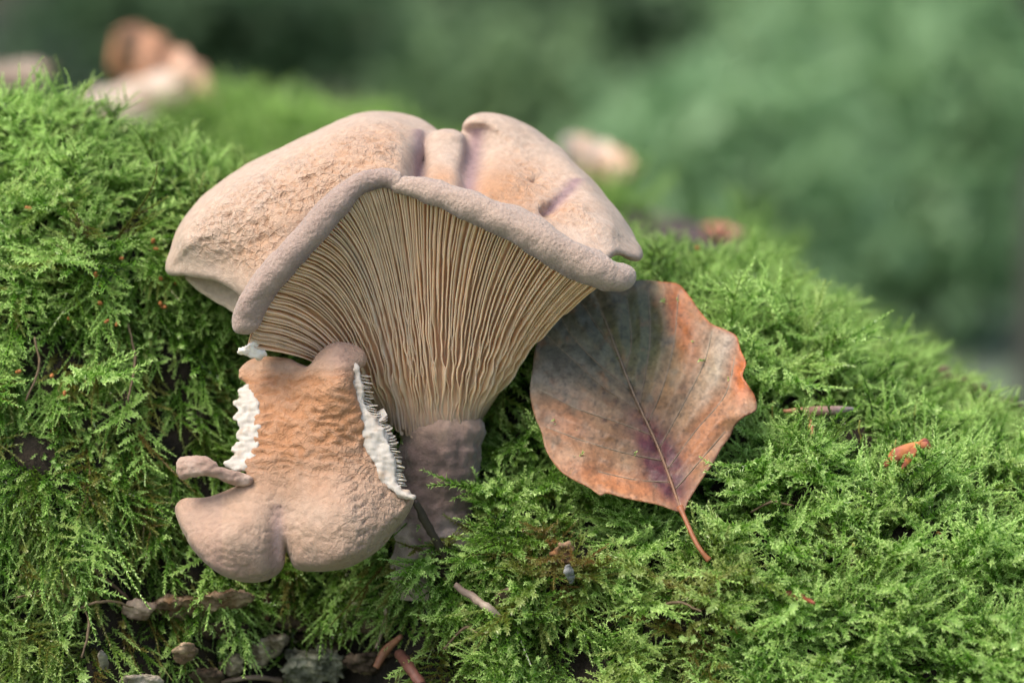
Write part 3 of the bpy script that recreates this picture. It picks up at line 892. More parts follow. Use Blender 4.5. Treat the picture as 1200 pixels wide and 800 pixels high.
bctrl = [(285, 430, -.7), (330, 425, -.8), (395, 408, -1.3), (415, 425, -1.3), (340, 470, -1.3), (395, 460, -1.75), (300, 500, -1.4), (360, 530, -1.75), (425, 530, -1.7),
         (300, 560, -1.7), (350, 590, -1.85), (400, 600, -2.25), (460, 590, -1.8), (400, 640, -2.3), (340, 640, -1.9), (450, 630, -1.8), (390, 672, -1.9)]
px_, py_ = 600 + g.X * 3333.33 / (CAM_D - 2), 400 - g.Z * 3333.33 / (CAM_D - 2)
lowz = sstep(545, 620, py_)
knob = np.exp(-(((px_ - 399) / 30) ** 2 + ((py_ - 425) / 40) ** 2))
knob = np.maximum(knob, .8 * np.exp(-(((px_ - 402) / 24) ** 2)) * sstep(490, 430, py_) * sstep(395, 410, py_))
thk = .14 + .17 * lowz + .24 * knob
rr = np.clip(.06 + .25 * lowz + .24 * knob, 0, thk - .02)
f1, d1 = g.sheet(body, bctrl, thk, rr, n=220, back=.75 * sstep(575, 630, py_), backr=.26)
lob = [(215, 584, -1.9), (240, 583, -2.0), (270, 572, -2.0), (295, 560, -2.0), (325, 575, -2.1), (334, 610, -2.2), (331, 640, -2.4), (329, 664, -2.6), (318, 680, -2.7), (298, 689, -2.7), (272, 688, -2.7), (245, 676, -2.6), (220, 652, -2.4), (205, 625, -2.2), (200, 602, -2.0), (205, 590, -1.9)]
lctrl = [(215, 590, -1.5), (270, 575, -1.6), (320, 580, -1.8), (225, 630, -1.8), (270, 630, -2.25), (315, 630, -2.1), (270, 682, -2.0), (315, 675, -1.9)]
thl = .17 + .13 * sstep(580, 640, py_)
f2, d2_ = g.sheet(lob, lctrl, thl, thl - .02, n=160, back=.75 * sstep(575, 630, py_) * sstep(345, 310, px_), backr=.26)
F = smin(f1, f2, .05)
F = smax(F, -g.capsule(P(331, 600, -2.45), P(327, 668, -2.6), .03, .11), .07)
V, Q = surface_nets(F, g.o, g.h)
V = relax(V, Q, 2)
N = normals(V, Q)
fx, fy = to_px(V)
mid = sstep(415, 450, fy) * sstep(585, 520, fy) * sstep(470, 410, fx)
q = V + .10 * np.stack([noise(V * 3, 1), noise(V * 3, 2), noise(V * 3, 3)], 1)
w1 = 1 - np.abs(noise(q * np.array([2.2, 3, 7.0]), 21)) * 2
w2 = noise(q * np.array([5, 6, 13.0]), 22)
rightp = sstep(370, 430, fx) * sstep(500, 540, fy)
rot_q = np.stack([q[:, 0] * .7 + q[:, 2] * .7, q[:, 1], q[:, 2] * .7 - q[:, 0] * .7], 1)
pit = -sstep(.25, .6, noise(rot_q * np.array([4, 4, 14.]), 23))
crack = -sstep(.80, .97, 1 - np.abs(noise(q * np.array([2.2, 3, 5.0]), 25)) * 1.6)
V = V + N * (mid * (.045 * w1 + .025 * w2) + rightp * .05 * pit + .022 * crack * (1 - mid) + fbm(V * 1.2, 2, 24) * .05)[:, None]
orange = .12 + .95 * sstep(420, 450, fy) * sstep(600, 510, fy) * (1 - .5 * rightp) + fbm(V * 2, 3, 26) * .25 - .25 * mid * (w1 > .55)
orange = np.maximum(orange, .7 * sstep(440, 412, fy) * (fx < 365))
orange = np.where(fy > 600, orange * .8, orange)
pink = .40 * np.exp(-(((fx - 325) / 9) ** 2)) * (fy > 590) + .45 * sstep(620, 690, fy) + .2 * (fx < 260) + .4 * knob.max() * np.exp(-(((fx - 402) / 26) ** 2 + ((fy - 415) / 20) ** 2))
C = skin_color(V, orange, pink)
C = lerp3(C, [.62, .48, .47], .8 * np.exp(-(((fx - 326) / 6) ** 2 + ((fy - 632) / 24) ** 2)))
C = C * (1 + .07 * np.clip(w1, -1, 1) * mid)[:, None]
C = C * np.array([.86, .78, .72])
mesh('cap', V, Q, m_skin, r2, C, True, {'wrk': .1 + .5 * rightp + .3 * mid})

# torn white flesh along both sides
m_white = vcol_mat('torn_white_flesh', .8, .3, (.5, .4, .3), [(500, 4, .7, .04, (1, 1, .3)), (1500, 3, .5, .02, (1, 1, .4))], (500, .08), .3)
def flesh(outline, ctrl, th, seed):
    o = PA(outline)
    g = Grid(o.min(0) - [.4, .9, .4], o.max(0) + [.4, .9, .4], .035)
    f, d = g.sheet(outline, ctrl, th, th * .6, n=120)
    V, Q = surface_nets(f, g.o, g.h)
    V = relax(V, Q, 1); N = normals(V, Q)
    V = V + N * (.075 * fbm(V * 3, 2, seed) + .03 * noise(V * np.array([10, 10, 4]), seed + 1) + .03 * noise(V * np.array([6, 6, 17]), seed + 4))[:, None]
    c = lerp3(np.tile([.46, .42, .375], (len(V), 1)), [.34, .24, .16], sstep(.0, .7, fbm(V * 4, 3, seed + 2)) * .8)
    mesh('torn_flesh', V, Q, m_white, r2, c)
flesh([(419, 428, -1.8), (423, 445, -1.85), (427, 470, -1.9), (440, 490, -1.9), (455, 515, -2.0), (463, 545, -2.05), (466, 566, -2.1), (484, 581, -2.1), (484, 586, -2.1), (462, 580, -2.1), (444, 560, -2.), (425, 520, -2.), (410, 480, -1.9), (406, 450, -1.8), (410, 432, -1.8)],
      [(415, 435, -1.55), (415, 480, -1.65), (440, 520, -1.75), (455, 560, -1.85), (478, 584, -1.95)], .12, 90)
flesh([(283, 454, -1.1), (276, 458, -1.4), (279, 466, -1.4), (270, 472, -1.4), (277, 482, -1.4), (271, 490, -1.5), (280, 500, -1.6), (275, 510, -1.6), (280, 518, -1.7), (268, 526, -1.7), (273, 534, -1.7), (262, 545, -1.8), (275, 553, -1.8), (296, 545, -1.8), (304, 520, -1.8), (304, 480, -1.6), (294, 452, -1.2)],
      [(284, 452, -.9), (282, 490, -1.25), (285, 530, -1.5), (270, 550, -1.5)], .10, 95)

# broken gill ends that stick out behind the torn flesh
def teeth(path, n, ln, out, seed):
    rg = np.random.default_rng(seed)
    Cp = catmull(PA(path), n)
    Tg = np.gradient(Cp, axis=0); Tg /= np.linalg.norm(Tg, axis=1)[:, None]
    for k in range(n):
        o_ = np.array(out) + rg.normal(size=3) * .12; o_ /= np.linalg.norm(o_)
        L = ln * rg.uniform(.6, 1.25); w_ = .014
        b = Cp[k]; t = Tg[k]; nrm = np.cross(o_, t); nrm /= np.linalg.norm(nrm)
        pts = []
        for (a, dd) in ((-.12, -.16), (L, -.05), (L * 1.15, .06), (L * .7, .22), (-.12, .30)):
            for s_ in (-1, 1): pts.append(b + o_ * a + nrm * dd + t * (s_ * w_ * (1.5 if a < 0 else .6) - .25 * a))
        f = [(0, 2, 4, 6, 8), (9, 7, 5, 3, 1)] + [(2 * i_ + 1, 2 * ((i_ + 1) % 5) + 1, 2 * ((i_ + 1) % 5), 2 * i_) for i_ in range(5)]
        c = np.array([.66, .54, .43]) * rg.uniform(.85, 1.1)
        mesh('gill', np.array(pts), f, m_gill, r2, np.tile(c, (10, 1)), smooth=False)
teeth([(424, 440, -1.4), (430, 472, -1.5), (446, 497, -1.6), (458, 525, -1.65), (464, 552, -1.75), (466, 568, -1.8)], 46, .13, (.85, -.35, -.35), 5)
# curled scrap of cap on the left
def chunk(name, outline, ctrl, th, rr, mat, parent, colr, seed, amp=.03, h=.035, sc_=4, col2=None):
    o = PA(outline)
    g = Grid(o.min(0) - [.3, .8, .3], o.max(0) + [.3, .8, .3], h)
    f, d = g.sheet(outline, ctrl, th, rr, n=100)
    V, Q = surface_nets(f, g.o, g.h)
    V = relax(V, Q, 1); N = normals(V, Q)
    n1 = fbm(V * sc_ * np.array([.6, .6, 1.7]), 3, seed)
    V = V + N * (amp * n1 + .5 * amp * fbm(V * sc_ * 2.7, 3, seed + 3))[:, None]
    c = np.tile(colr, (len(V), 1))
    if col2 is not None: c = lerp3(c, col2, sstep(-.3, .4, fbm(V * sc_ * .7, 3, seed + 5)))
    return mesh(name, V, Q, mat, parent, c)
chunk('torn_flap', [(205, 545, -2), (212, 536, -2), (235, 534, -2), (252, 541, -2), (258, 548, -2), (280, 553, -2), (296, 560, -2), (290, 570, -2), (268, 566, -2), (250, 558, -2), (228, 559, -2), (212, 562, -2)],
      [(207, 548, -1.9), (230, 548, -2.1), (255, 552, -2.0), (290, 563, -1.8), (230, 536, -2.0), (230, 560, -2.0)], .14, .10, m_skin, r2, (.30, .20, .155), 100, .05, .03, 4, (.42, .31, .25))
o_ = chunk('torn_flap', [(278, 412, -1.6), (290, 404, -1.6), (300, 396, -1.6), (303, 408, -1.6), (312, 413, -1.5), (306, 420, -1.5), (292, 418, -1.5)],
      [(285, 412, -1.5), (305, 412, -1.4), (298, 400, -1.5)], .09, .06, m_white, root, (.74, .68, .62), 101, .08, .03, 9)
o_['label'] = 'white torn shred of flesh below the left end of the rim'
# left lobe underside
chunk('cap_underside', [(214, 322, -.4), (236, 316, -.6), (268, 320, -.8), (290, 335, -1.1), (294, 366, -1.2), (280, 372, -1.1), (266, 362, -.8), (245, 350, -.5), (228, 338, -.4)],
      [(225, 330, -.15), (260, 348, -.45), (285, 360, -.85), (265, 320, -.35)], .1, .08, m_skin, root, (.42, .33, .24), 102, .02)

# ------------------------------------------------------------------ beech leaf
lr = empty('beech_leaf', P(799, 600, -2.0))
props(lr, 'large curled beech leaf, grey green and orange with a purple patch, beside the mushroom', 'leaf')
LO = [(799, 600), (770, 591), (735, 584), (712, 578), (703, 580), (690, 571), (672, 562), (655, 550), (640, 528), (634, 505), (626, 486), (621, 460), (624, 432), (628, 405), (640, 378), (656, 352), (680, 338), (715, 332),
      (752, 328), (775, 330), (795, 333), (808, 347), (818, 362), (832, 378), (850, 386), (863, 394), (868, 410), (874, 425), (870, 440), (877, 452), (885, 465), (886, 480), (872, 488), (862, 498), (856, 512), (846, 525), (836, 542), (826, 556), (815, 573), (806, 588)]
lctrl = [(799, 600, -2.0), (740, 585, -1.75), (690, 571, -1.5), (640, 528, -1.0), (622, 460, -.35), (630, 400, .1), (680, 338, .5), (752, 330, .7), (800, 336, .6), (850, 388, -.35), (874, 430, -.9), (885, 478, -1.35), (846, 525, -1.5),
         (815, 575, -1.8), (745, 465, -.65), (770, 530, -1.15), (720, 400, -.05), (690, 480, -.75), (800, 430, -.45), (680, 420, -.15), (810, 500, -1.15)]
lf = tps(lctrl)
LOs = catmull(np.array(LO, float), 320, True)
pp = [Vector((float(a), float(b))) for a, b in LOs]
gx, gy = np.meshgrid(np.arange(616, 892, 2.2), np.arange(324, 604, 2.2), indexing='ij')
sd = poly_sd(LOs, gx, gy)
ins = np.stack([gx[sd < -1.6], gy[sd < -1.6]], 1) + RNG.uniform(-.4, .4, ((sd < -1.6).sum(), 2))
allp = pp + [Vector((float(a), float(b))) for a, b in ins]
res = mgeo.delaunay_2d_cdt(allp, [], [list(range(len(pp)))], 1, 1e-4)
v2 = np.array([(v[0], v[1]) for v in res[0]]); tris = [tuple(f) for f in res[2]]
VEINS = [[(799, 600), (772, 525), (743, 462), (718, 398), (697, 345)],      # midrib first
         [(752, 482), (710, 455), (668, 418), (640, 392)], [(741, 458), (700, 425), (668, 390), (655, 365)], [(725, 415), (702, 385), (680, 352)],
         [(765, 510), (725, 495), (675, 478), (630, 455)], [(778, 540), (730, 530), (680, 515), (640, 500)], [(787, 565), (745, 562), (700, 552)],
         [(760, 495), (778, 450), (790, 400), (795, 345)], [(750, 475), (756, 440), (762, 395), (760, 340)], [(773, 525), (800, 475), (825, 425), (835, 385)], [(782, 550), (815, 505), (850, 462), (862, 415)], [(790, 575), (820, 540), (850, 505)],
         [(733, 435), (740, 400), (735, 350)]]
def leaf_pos(a):
    """leaf pixel plan -> cm, with the blade's own relief"""
    a = np.asarray(a, float)
    s = (CAM_D - .6) / 3333.33
    X = (a[:, 0] - 600) * s; Z = (400 - a[:, 1]) * s
    for _ in range(2):
        Y = lf(X, Z)
        s = (CAM_D + Y) / 3333.33
        X = (a[:, 0] - 600) * s; Z = (400 - a[:, 1]) * s
    return np.stack([X, Y, Z], 1)
def seg_dist(a, line):
    L = catmull(np.array(line, float), 24)
    d = np.full(len(a), 1e9)
    for i_ in range(len(L) - 1):
        e = L[i_ + 1] - L[i_]; w_ = a - L[i_]
        t = np.clip((w_ @ e) / (e @ e), 0, 1)
        d = np.minimum(d, np.linalg.norm(w_ - t[:, None] * e, axis=1))
    return d
dmid = seg_dist(v2, VEINS[0]); dside = np.min([seg_dist(v2, v) for v in VEINS[1:]], axis=0)
sdl = -poly_sd(LOs, v2[:, 0], v2[:, 1])
LP = leaf_pos(v2)
n3 = np.concatenate([v2 / 60., np.zeros((len(v2), 1))], 1)
rel = .10 * np.exp(-dmid / 10) + .055 * np.exp(-dside / 5) - .05 * sstep(4, 20, dside)
rel += .03 * fbm(n3 * 5, 3, 121) + .07 * fbm(n3 * 1.2, 3, 110) + .12 * np.exp(-sdl / 7) * (noise(n3 * 2.0, 111) + .2) * sstep(560, 520, v2[:, 1]) * 1.0
LP[:, 1] += rel - .03
# pigment patches
a, b = v2[:, 0], v2[:, 1]
def blob(cx, cy, sx, sy, ang=0, k=.25):
    ca, sa = math.cos(ang), math.sin(ang)
    dx, dy = a - cx, b - cy
    uu_, vv_ = (dx * ca + dy * sa) / sx, (-dx * sa + dy * ca) / sy
    return np.exp(-(uu_ ** 2 + vv_ ** 2)) * (1 + k * fbm(n3 * 2.5, 4, int(cx))) + .18 * fbm(n3 * 4, 4, int(cy)) * np.exp(-(uu_ ** 2 + vv_ ** 2) * .5)
base = lerp3(np.tile([.27, .14, .065], (len(v2), 1)), [.36, .24, .14], sstep(-.5, .5, fbm(n3 * 1.6, 4, 112)))
c = base
c = lerp3(c, [.135, .145, .115], np.clip(blob(672, 395, 66, 64) * 1.4, 0, 1))      # grey green
c = lerp3(c, [.14, .15, .07], np.clip(blob(750, 385, 44, 74) * 1.2, 0, 1))
c = lerp3(c, [.16, .15, .12], np.clip(blob(650, 440, 40, 34) * 1.1, 0, 1))
c = lerp3(c, [.38, .32, .23], np.clip(blob(836, 445, 20, 44, .3) * 1.1, 0, 1))     # pale grey
c = lerp3(c, [.40, .33, .26], np.clip(blob(850, 400, 20, 20) * 1.0, 0, 1))
c = lerp3(c, [.46, .16, .055], np.clip(blob(798, 375, 15, 52, -.25) * 1.2, 0, 1))   # orange
c = lerp3(c, [.50, .20, .08], np.clip(blob(720, 565, 85, 17, .25) * 1.1, 0, 1))
c = lerp3(c, [.46, .21, .11], np.clip(blob(660, 500, 34, 32) * .8, 0, 1))
c = lerp3(c, [.46, .19, .075], np.clip(blob(822, 512, 20, 64, .55) * 1.25, 0, 1))
c = lerp3(c, [.36, .20, .09], np.clip(blob(775, 470, 16, 60, .3) * .6, 0, 1))
c = lerp3(c, [.50, .15, .04], np.clip(blob(868, 440, 11, 34) * 1.2 + np.exp(-sdl / 3.0) * .75 * (b < 470) * (a > 770), 0, 1))
c = lerp3(c, [.12, .03, .04], np.clip(blob(775, 540, 20, 50, -.45, .5) * 2.0, 0, 1))   # purple
c = lerp3(c, [.17, .06, .045], np.clip(np.exp(-sdl / 2.2) * .6 * ((a > 830) & (b > 480)), 0, 1))
c = lerp3(c, [.48, .40, .30], np.clip(.6 * np.exp(-dmid / 1.3) + .22 * np.exp(-dside / 1.0), 0, 1))
for sx_, sy_, sr in ((748, 461, 4), (708, 492, 4), (722, 470, 3), (660, 470, 2.5), (812, 455, 2), (790, 405, 2), (840, 500, 2.5)):
    c = lerp3(c, [.07, .035, .03], .8 * np.exp(-(((a - sx_) / sr) ** 2 + ((b - sy_) / sr) ** 2)))
web = np.abs(noise(n3 * 7, 117)) * np.abs(noise(n3 * 13 + .5, 118))
c = lerp3(c, [.30, .15, .07], .55 * sstep(.1, .5, fbm(n3 * 3.1, 4, 119)))
c = lerp3(c, [.09, .10, .08], .6 * sstep(.15, .5, fbm(n3 * 2.6, 4, 120)) * (a < 800))
c = c * (.66 + .26 * fbm(n3 * 9, 3, 115) + .20 * fbm(n3 * 3, 3, 116) - .25 * np.exp(-web / .012))[:, None] * np.array([1.02, .97, .93])
nL = len(LP)
Vl = np.vstack([LP, LP + np.array([0, .022, 0])])
edge_count = {}
for f in tris:
    for q_ in range(3):
        e = (f[q_], f[(q_ + 1) % 3]); edge_count[e] = 1
bd = [e for e in edge_count if (e[1], e[0]) not in edge_count]
Fl = tris + [(f[2] + nL, f[1] + nL, f[0] + nL) for f in tris] + [(e[1], e[0], e[0] + nL, e[1] + nL) for e in bd]
m_leaf = vcol_mat('dry_leaf', .5, 0, specs=[(900, 4, .5, .02), (3500, 3, .5, .012)], mott=(1600, .18), spec=.45)
bl = mesh('blade', Vl, Fl, m_leaf, lr, np.vstack([c, c]))
for kv, vline in enumerate(VEINS):
    L_ = catmull(np.array(vline, float), 30)
    Lp = leaf_pos(L_)
    dm = seg_dist(L_, VEINS[0]) if kv else np.zeros(30)
    nn3 = np.concatenate([L_ / 60., np.zeros((30, 1))], 1)
    Lp[:, 1] += .10 * np.exp(-dm / 10) + (.055 if kv else 0) + .07 * fbm(nn3 * 1.2, 3, 110) - .03 - (.012 if kv else .022)
    rad = np.linspace(.030, .012, 30) if kv == 0 else np.linspace(.013, .006, 30)
    Vt, Qt = tube_arrays(Lp, rad, 6)
    cc = lerp3(np.tile([.19, .09, .045] if kv == 0 else [.15, .10, .06], (len(Vt), 1)), [.20, .17, .12], np.concatenate([np.repeat(np.linspace(0, 1, 30), 6), [0, 1]]))
    mesh('midrib' if kv == 0 else 'vein', Vt, quads(Qt), m_leaf, lr, cc)
Lp = catmull(np.vstack([leaf_pos([(797, 594)]) + [0, .02, 0], PA([(804, 610, -2.1), (815, 634, -2.3), (824, 648, -2.4), (831, 656, -2.4)])]), 24)
Vt, Qt = tube_arrays(Lp, np.interp(np.linspace(0, 1, 24), [0, .15, .8, 1], [.075, .045, .045, .065]), 8)
mesh('petiole', Vt, quads(Qt), m_leaf, lr, np.tile([.27, .10, .045], (len(Vt), 1)))

# ------------------------------------------------------------------ twigs, needles, scraps lying in the moss
m_scrap = vcol_mat('plant_scrap', .6, 0, specs=[(600, 4, .5, .03), (2500, 3, .5, .012)], mott=(700, .22), spec=.4)
m_bits = vcol_mat('bark_scrap', .9, 0, specs=[(500, 5, .9, .08), (1800, 4, .8, .03)], mott=(450, .4), spec=.15)
def log_y(px, py):
    """depth of the log surface under a photo pixel"""
    th_ = np.linspace(-.3, 1.57, 500)
    pq = log_pt(np.full(500, float(px)), th_)
    _, fy_ = to_px(pq)
    k = int(np.argmin(np.abs(fy_ - py)))
    return float(pq[k, 1])
def stick(name, path, rad, colr, label, cat, lift=.55, col2=None, group=None, flat=1.0, mat=None, ys=None):
    pts = []
    for i_, (px_1, py_1) in enumerate(path):
        y_ = ys[i_] if ys else log_y(px_1, py_1) - lift
        pts.append(P(px_1, py_1, y_))
    Cc = catmull(np.array(pts), 20)
    rd = np.interp(np.linspace(0, 1, 20), np.linspace(0, 1, len(rad)), np.array(rad) / 60.)
    Vt, Qt = tube_arrays(Cc, rd, 8, True, flat)
    Vt += (noise(Vt * 6, 120) * .02)[:, None]
    cc = np.tile(colr, (len(Vt), 1))
    if col2 is not None:
        cc = lerp3(cc, col2, np.concatenate([np.repeat(np.linspace(0, 1, 20), 8), [0, 1]]) ** 2)
    o = mesh(name, Vt, quads(Qt), mat or m_scrap, None, cc)
    return props(o, label, cat, group)
stick('twig', [(486, 586), (497, 608), (512, 634), (524, 655)], [3, 5, 5, 4], (.045, .032, .025), 'thin dark twig leaning on the mushroom stem', 'twig', ys=[-1.5, -1.2, -.9, -.6])
stick('bud_scale', [(918, 481), (940, 482), (972, 481), (1000, 479)], [2, 6, 6, 2], (.36, .17, .09), 'long pointed brown and grey bud scale lying on moss right of the leaf', 'bud scale', 1.35, (.30, .26, .28))
stick('bud_scale', [(949, 488), (950, 500), (952, 512)], [2, 3.5, 2], (.45, .20, .10), 'tiny upright orange bud scale just below the long pointed one', 'bud scale', 1.25)
stick('splinter', [(532, 685), (552, 698), (572, 712), (590, 726)], [3, 4.5, 5, 2], (.14, .10, .08), 'pale tan splinter of wood in the moss below the stem', 'splinter', 1.0, (.52, .42, .33))
stick('red_needle', [(920, 694), (935, 698), (954, 706)], [3, 4.5, 2], (.22, .06, .035), 'short red brown needle in the moss at the lower right', 'needle', 1.1)
stick('bark_strip', [(470, 745), (452, 762), (440, 782)], [3, 6, 4], (.25, .11, .06), 'short orange brown bark strip under the small mushroom', 'bark strip', .7)
stick('bark_strip', [(468, 765), (480, 782), (494, 802)], [6, 7, 6], (.13, .05, .035), 'dark red brown bark strip at the bottom edge of the picture', 'bark strip', .8)
stick('twig', [(330, 797), (300, 793), (270, 797), (250, 803)], [4, 3, 3, 2], (.17, .12, .09), 'short grey brown twig at the bottom edge', 'twig', .5)
stick('twig', [(312, 697), (311, 712), (313, 726)], [5, 4, 3], (.20, .09, .06), 'small upright red brown twig below the small mushroom', 'twig', .4)
stick('twig', [(445, 690), (452, 715), (447, 742), (440, 760)], [2, 2.5, 2.5, 2], (.36, .27, .20), 'thin pale bent twig hanging under the small mushroom', 'twig', .5)
stick('twig', [(150, 700), (110, 665), (95, 640)], [2, 2.5, 2], (.12, .07, .05), 'thin brown twig in the dark moss at the lower left', 'twig', .4)

# orange scrap of curled leaf with two prongs
os_ = empty('leaf_scrap', P(1065, 528, log_y(1065, 535) - 1.2))
props(os_, 'small orange curled leaf scrap with pointed prongs standing in moss at right', 'leaf scrap')
y_ = log_y(1065, 540) - 1.4
for nm, pl, rd in (('blade', [(1088, 520), (1070, 524), (1050, 533), (1036, 546)], [3, 6, 8, 2]), ('prong', [(1076, 520), (1066, 536), (1056, 550)], [4, 5, 1.5]), ('prong', [(1074, 523), (1084, 519), (1091, 525)], [3, 6, 2])):
    Cc = catmull(np.array([P(a_, b_, y_ + .1 * i_) for i_, (a_, b_) in enumerate(pl)]), 16)
    Vt, Qt = tube_arrays(Cc, np.interp(np.linspace(0, 1, 16), np.linspace(0, 1, len(rd)), np.array(rd) / 60.), 8, True, .28)
    mesh(nm, Vt, quads(Qt), m_scrap, os_, lerp3(np.tile([.46, .17, .05], (len(Vt), 1)), [.30, .09, .06], sstep(-.3, .3, fbm(Vt * 4, 2, 5))))

# small orange seed capsules in the moss
caps = [(12, 246), (37, 245), (178, 285), (186, 292), (140, 303), (118, 335), (120, 356), (122, 378), (80, 376), (188, 356), (195, 360), (190, 328), (205, 333), (60, 441), (18, 436), (100, 452), (75, 464), (113, 326), (135, 382), (20, 225),
        (714, 656), (728, 673), (855, 736), (1104, 628), (1000, 642), (820, 292), (177, 168)]
proto = None
SEEDS = ['nearest the left edge, high in the moss', 'right of the edge one, high in the moss at left', 'left one of the pair hanging beside the big cap', 'right one of the pair hanging beside the big cap',
 'alone between the hanging pair and the trio at left', 'top of the line of three at left', 'middle of the line of three at left', 'bottom of the line of three at left', 'left of the bottom one of the line of three',
 'left one of the pair left of the rolled rim', 'right one of the pair left of the rolled rim', 'below the left tip of the big cap', 'just right of the one below the cap tip', 'in the dark moss at far left, low down',
 'nearest the left edge, low down', 'lowest in the dark moss at left', 'between the lowest and the far left low ones', 'just above the line of three at left', 'right of the bottom one of the line of three', 'highest on the left moss face',
 'upper one of two below the beech leaf', 'lower one of two below the beech leaf', 'below the petiole near the bottom', 'at the right, right of the bare brown patch', 'on the bare brown patch at right', 'on the ridge right of the cap, blurred', 'on the ridge at top left, blurred']
for k_, (a_, b_) in enumerate(caps):
    if proto is None:
        C_ = np.linspace(0, 1, 9); Cc = np.stack([0 * C_, .02 * np.sin(C_ * 3), C_ * .17], 1)
        Vt, Qt = tube_arrays(Cc, .052 * np.sin(np.pi * (.08 + .86 * C_)) ** .7, 8)
        proto = o = mesh('seed_capsule', Vt, quads(Qt), m_scrap, None, np.tile([.42, .16, .05], (len(Vt), 1)))
    else:
        o = proto.copy(); col.objects.link(o)
    o.location = [v_ * .01 for v_ in P(a_, b_, log_y(a_, b_) - (.85 if b_ > 230 else .45))]
    o.rotation_euler = (RNG.uniform(-1.2, 1.2), RNG.uniform(-1.6, 1.6), 0)
    o.scale = [RNG.uniform(.6, .95)] * 3
    props(o, 'tiny orange seed capsule ' + SEEDS[k_], 'seed capsule', 'orange seed capsules scattered in the moss')

# pale bark and fungus scraps below the small mushroom
SINK = .12
def scrap(name, pts, label, cat, colr, col2, th=.2, lift=.4, seed=0, amp=.12, tilt=0, gpt=None):
    cx = np.mean([p_[0] for p_ in pts]); cy = np.mean([p_[1] for p_ in pts])
    y_ = log_y(cx, cy) - lift + SINK
    out = [(a_, b_, y_) for a_, b_ in pts]
    dy = max(b_ for a_, b_ in pts) - min(b_ for a_, b_ in pts)
    ctrl = [(a_, b_, y_ + (tilt - .9) * (cy - b_) / 60. + .1 * math.sin(a_)) for a_, b_ in pts] + [(cx, cy, y_ - .12)]
    o = chunk(name, out, ctrl, th * .75, th * .22, m_bits, None, np.array(colr) * .7 * np.array([1.05, .97, .85]), 130 + seed, amp * 1.15, .035, 4.5, np.array(col2) * .78 * np.array([1.05, .98, .88]))
    return props(o, label, cat, gpt)
scrap('bracket_fungus', [(178, 706), (200, 700), (235, 698), (262, 690), (290, 690), (298, 700), (285, 710), (262, 712), (240, 720), (210, 726), (185, 722)], 'long brown crusty bracket fungus under the small mushroom, partly hidden by moss', 'bracket fungus', (.16, .10, .06), (.36, .28, .22), .18, .75, 1, .12, -.9)
scrap('bracket_fungus', [(144, 712), (158, 703), (172, 704), (184, 711), (176, 716), (170, 727), (156, 724), (147, 722)], 'small rounded pinkish grey bracket fungus left of the long crusty one', 'bracket fungus', (.30, .22, .19), (.42, .34, .29), .16, .7, 2, .08)
scrap('bracket_fungus', [(203, 762), (212, 753), (226, 752), (232, 762), (226, 772), (210, 778), (203, 772)], 'small curved brown bracket fungus near the bottom left edge', 'bracket fungus', (.20, .14, .10), (.42, .33, .25), .14, .7, 3, .08)
scrap('bracket_fungus', [(288, 768), (300, 752), (318, 744), (333, 742), (334, 752), (322, 768), (306, 782), (292, 782)], 'ridged grey white bracket fungus at the bottom, larger of a touching pair', 'bracket fungus', (.17, .14, .11), (.48, .43, .36), .17, .6, 4, .14)
scrap('bracket_fungus', [(258, 776), (268, 768), (284, 770), (285, 782), (276, 790), (262, 788)], 'ridged grey white bracket fungus at the bottom, smaller of a touching pair', 'bracket fungus', (.17, .14, .11), (.50, .44, .36), .14, .6, 5, .12)
scrap('bracket_fungus', [(338, 770), (348, 764), (362, 766), (376, 758), (392, 762), (404, 774), (398, 790), (380, 800), (350, 805), (336, 795)], 'knobbly grey green lichen covered lump at the bottom edge', 'lichen lump', (.10, .11, .085), (.34, .35, .29), .26, .6, 6, .22)
scrap('bark_flake', [(388, 708), (402, 702), (420, 704), (440, 698), (452, 690), (448, 706), (430, 716), (410, 720), (394, 718)], 'white and grey lichen crusted bark flake under the right of the small mushroom', 'bark flake', (.10, .10, .08), (.46, .45, .41), .13, .45, 7, .14)
scrap('bark_flake', [(322, 712), (334, 706), (346, 710), (344, 718), (330, 720)], 'small greenish white bark flake below the notch of the small mushroom', 'bark flake', (.16, .15, .11), (.40, .38, .32), .10, .4, 8, .08)
scrap('bark_flake', [(116, 780), (118, 762), (124, 760), (128, 776), (123, 788)], 'narrow white upright flake in the moss at the bottom left', 'bark flake', (.25, .24, .22), (.42, .40, .38), .05, .7, 9, .05)
scrap('bark_flake', [(140, 800), (150, 790), (170, 788), (188, 794), (190, 806), (150, 810)], 'white crusty flake on the bottom edge at left', 'bark flake', (.20, .18, .15), (.40, .37, .33), .07, .7, 10, .08)
scrap('bark_flake', [(648, 646), (656, 636), (668, 638), (672, 650), (664, 662), (652, 658)], 'pale pinkish torn plant scrap on the orange moss tuft', 'plant scrap', (.24, .13, .07), (.45, .33, .24), .05, 1.0, 11, .16)
scrap('bark_flake', [(660, 664), (668, 660), (674, 672), (670, 684), (664, 678)], 'small blue grey flake below the pinkish scrap on the orange tuft', 'bark flake', (.12, .13, .14), (.32, .34, .37), .035, 1.0, 12, .04)
scrap('bark_flake', [(580, 700), (588, 690), (597, 688), (598, 698), (588, 710), (581, 710)], 'small beige scrap in moss right of the splinter', 'plant scrap', (.14, .10, .07), (.35, .28, .22), .05, .95, 13, .04)
scrap('bark_flake', [(1098, 434), (1104, 429), (1112, 431), (1114, 438), (1104, 441)], 'small pink pale scrap on the moss near the bare bark at right', 'plant scrap', (.50, .32, .28), (.58, .44, .38), .06, .55, 14, .03)
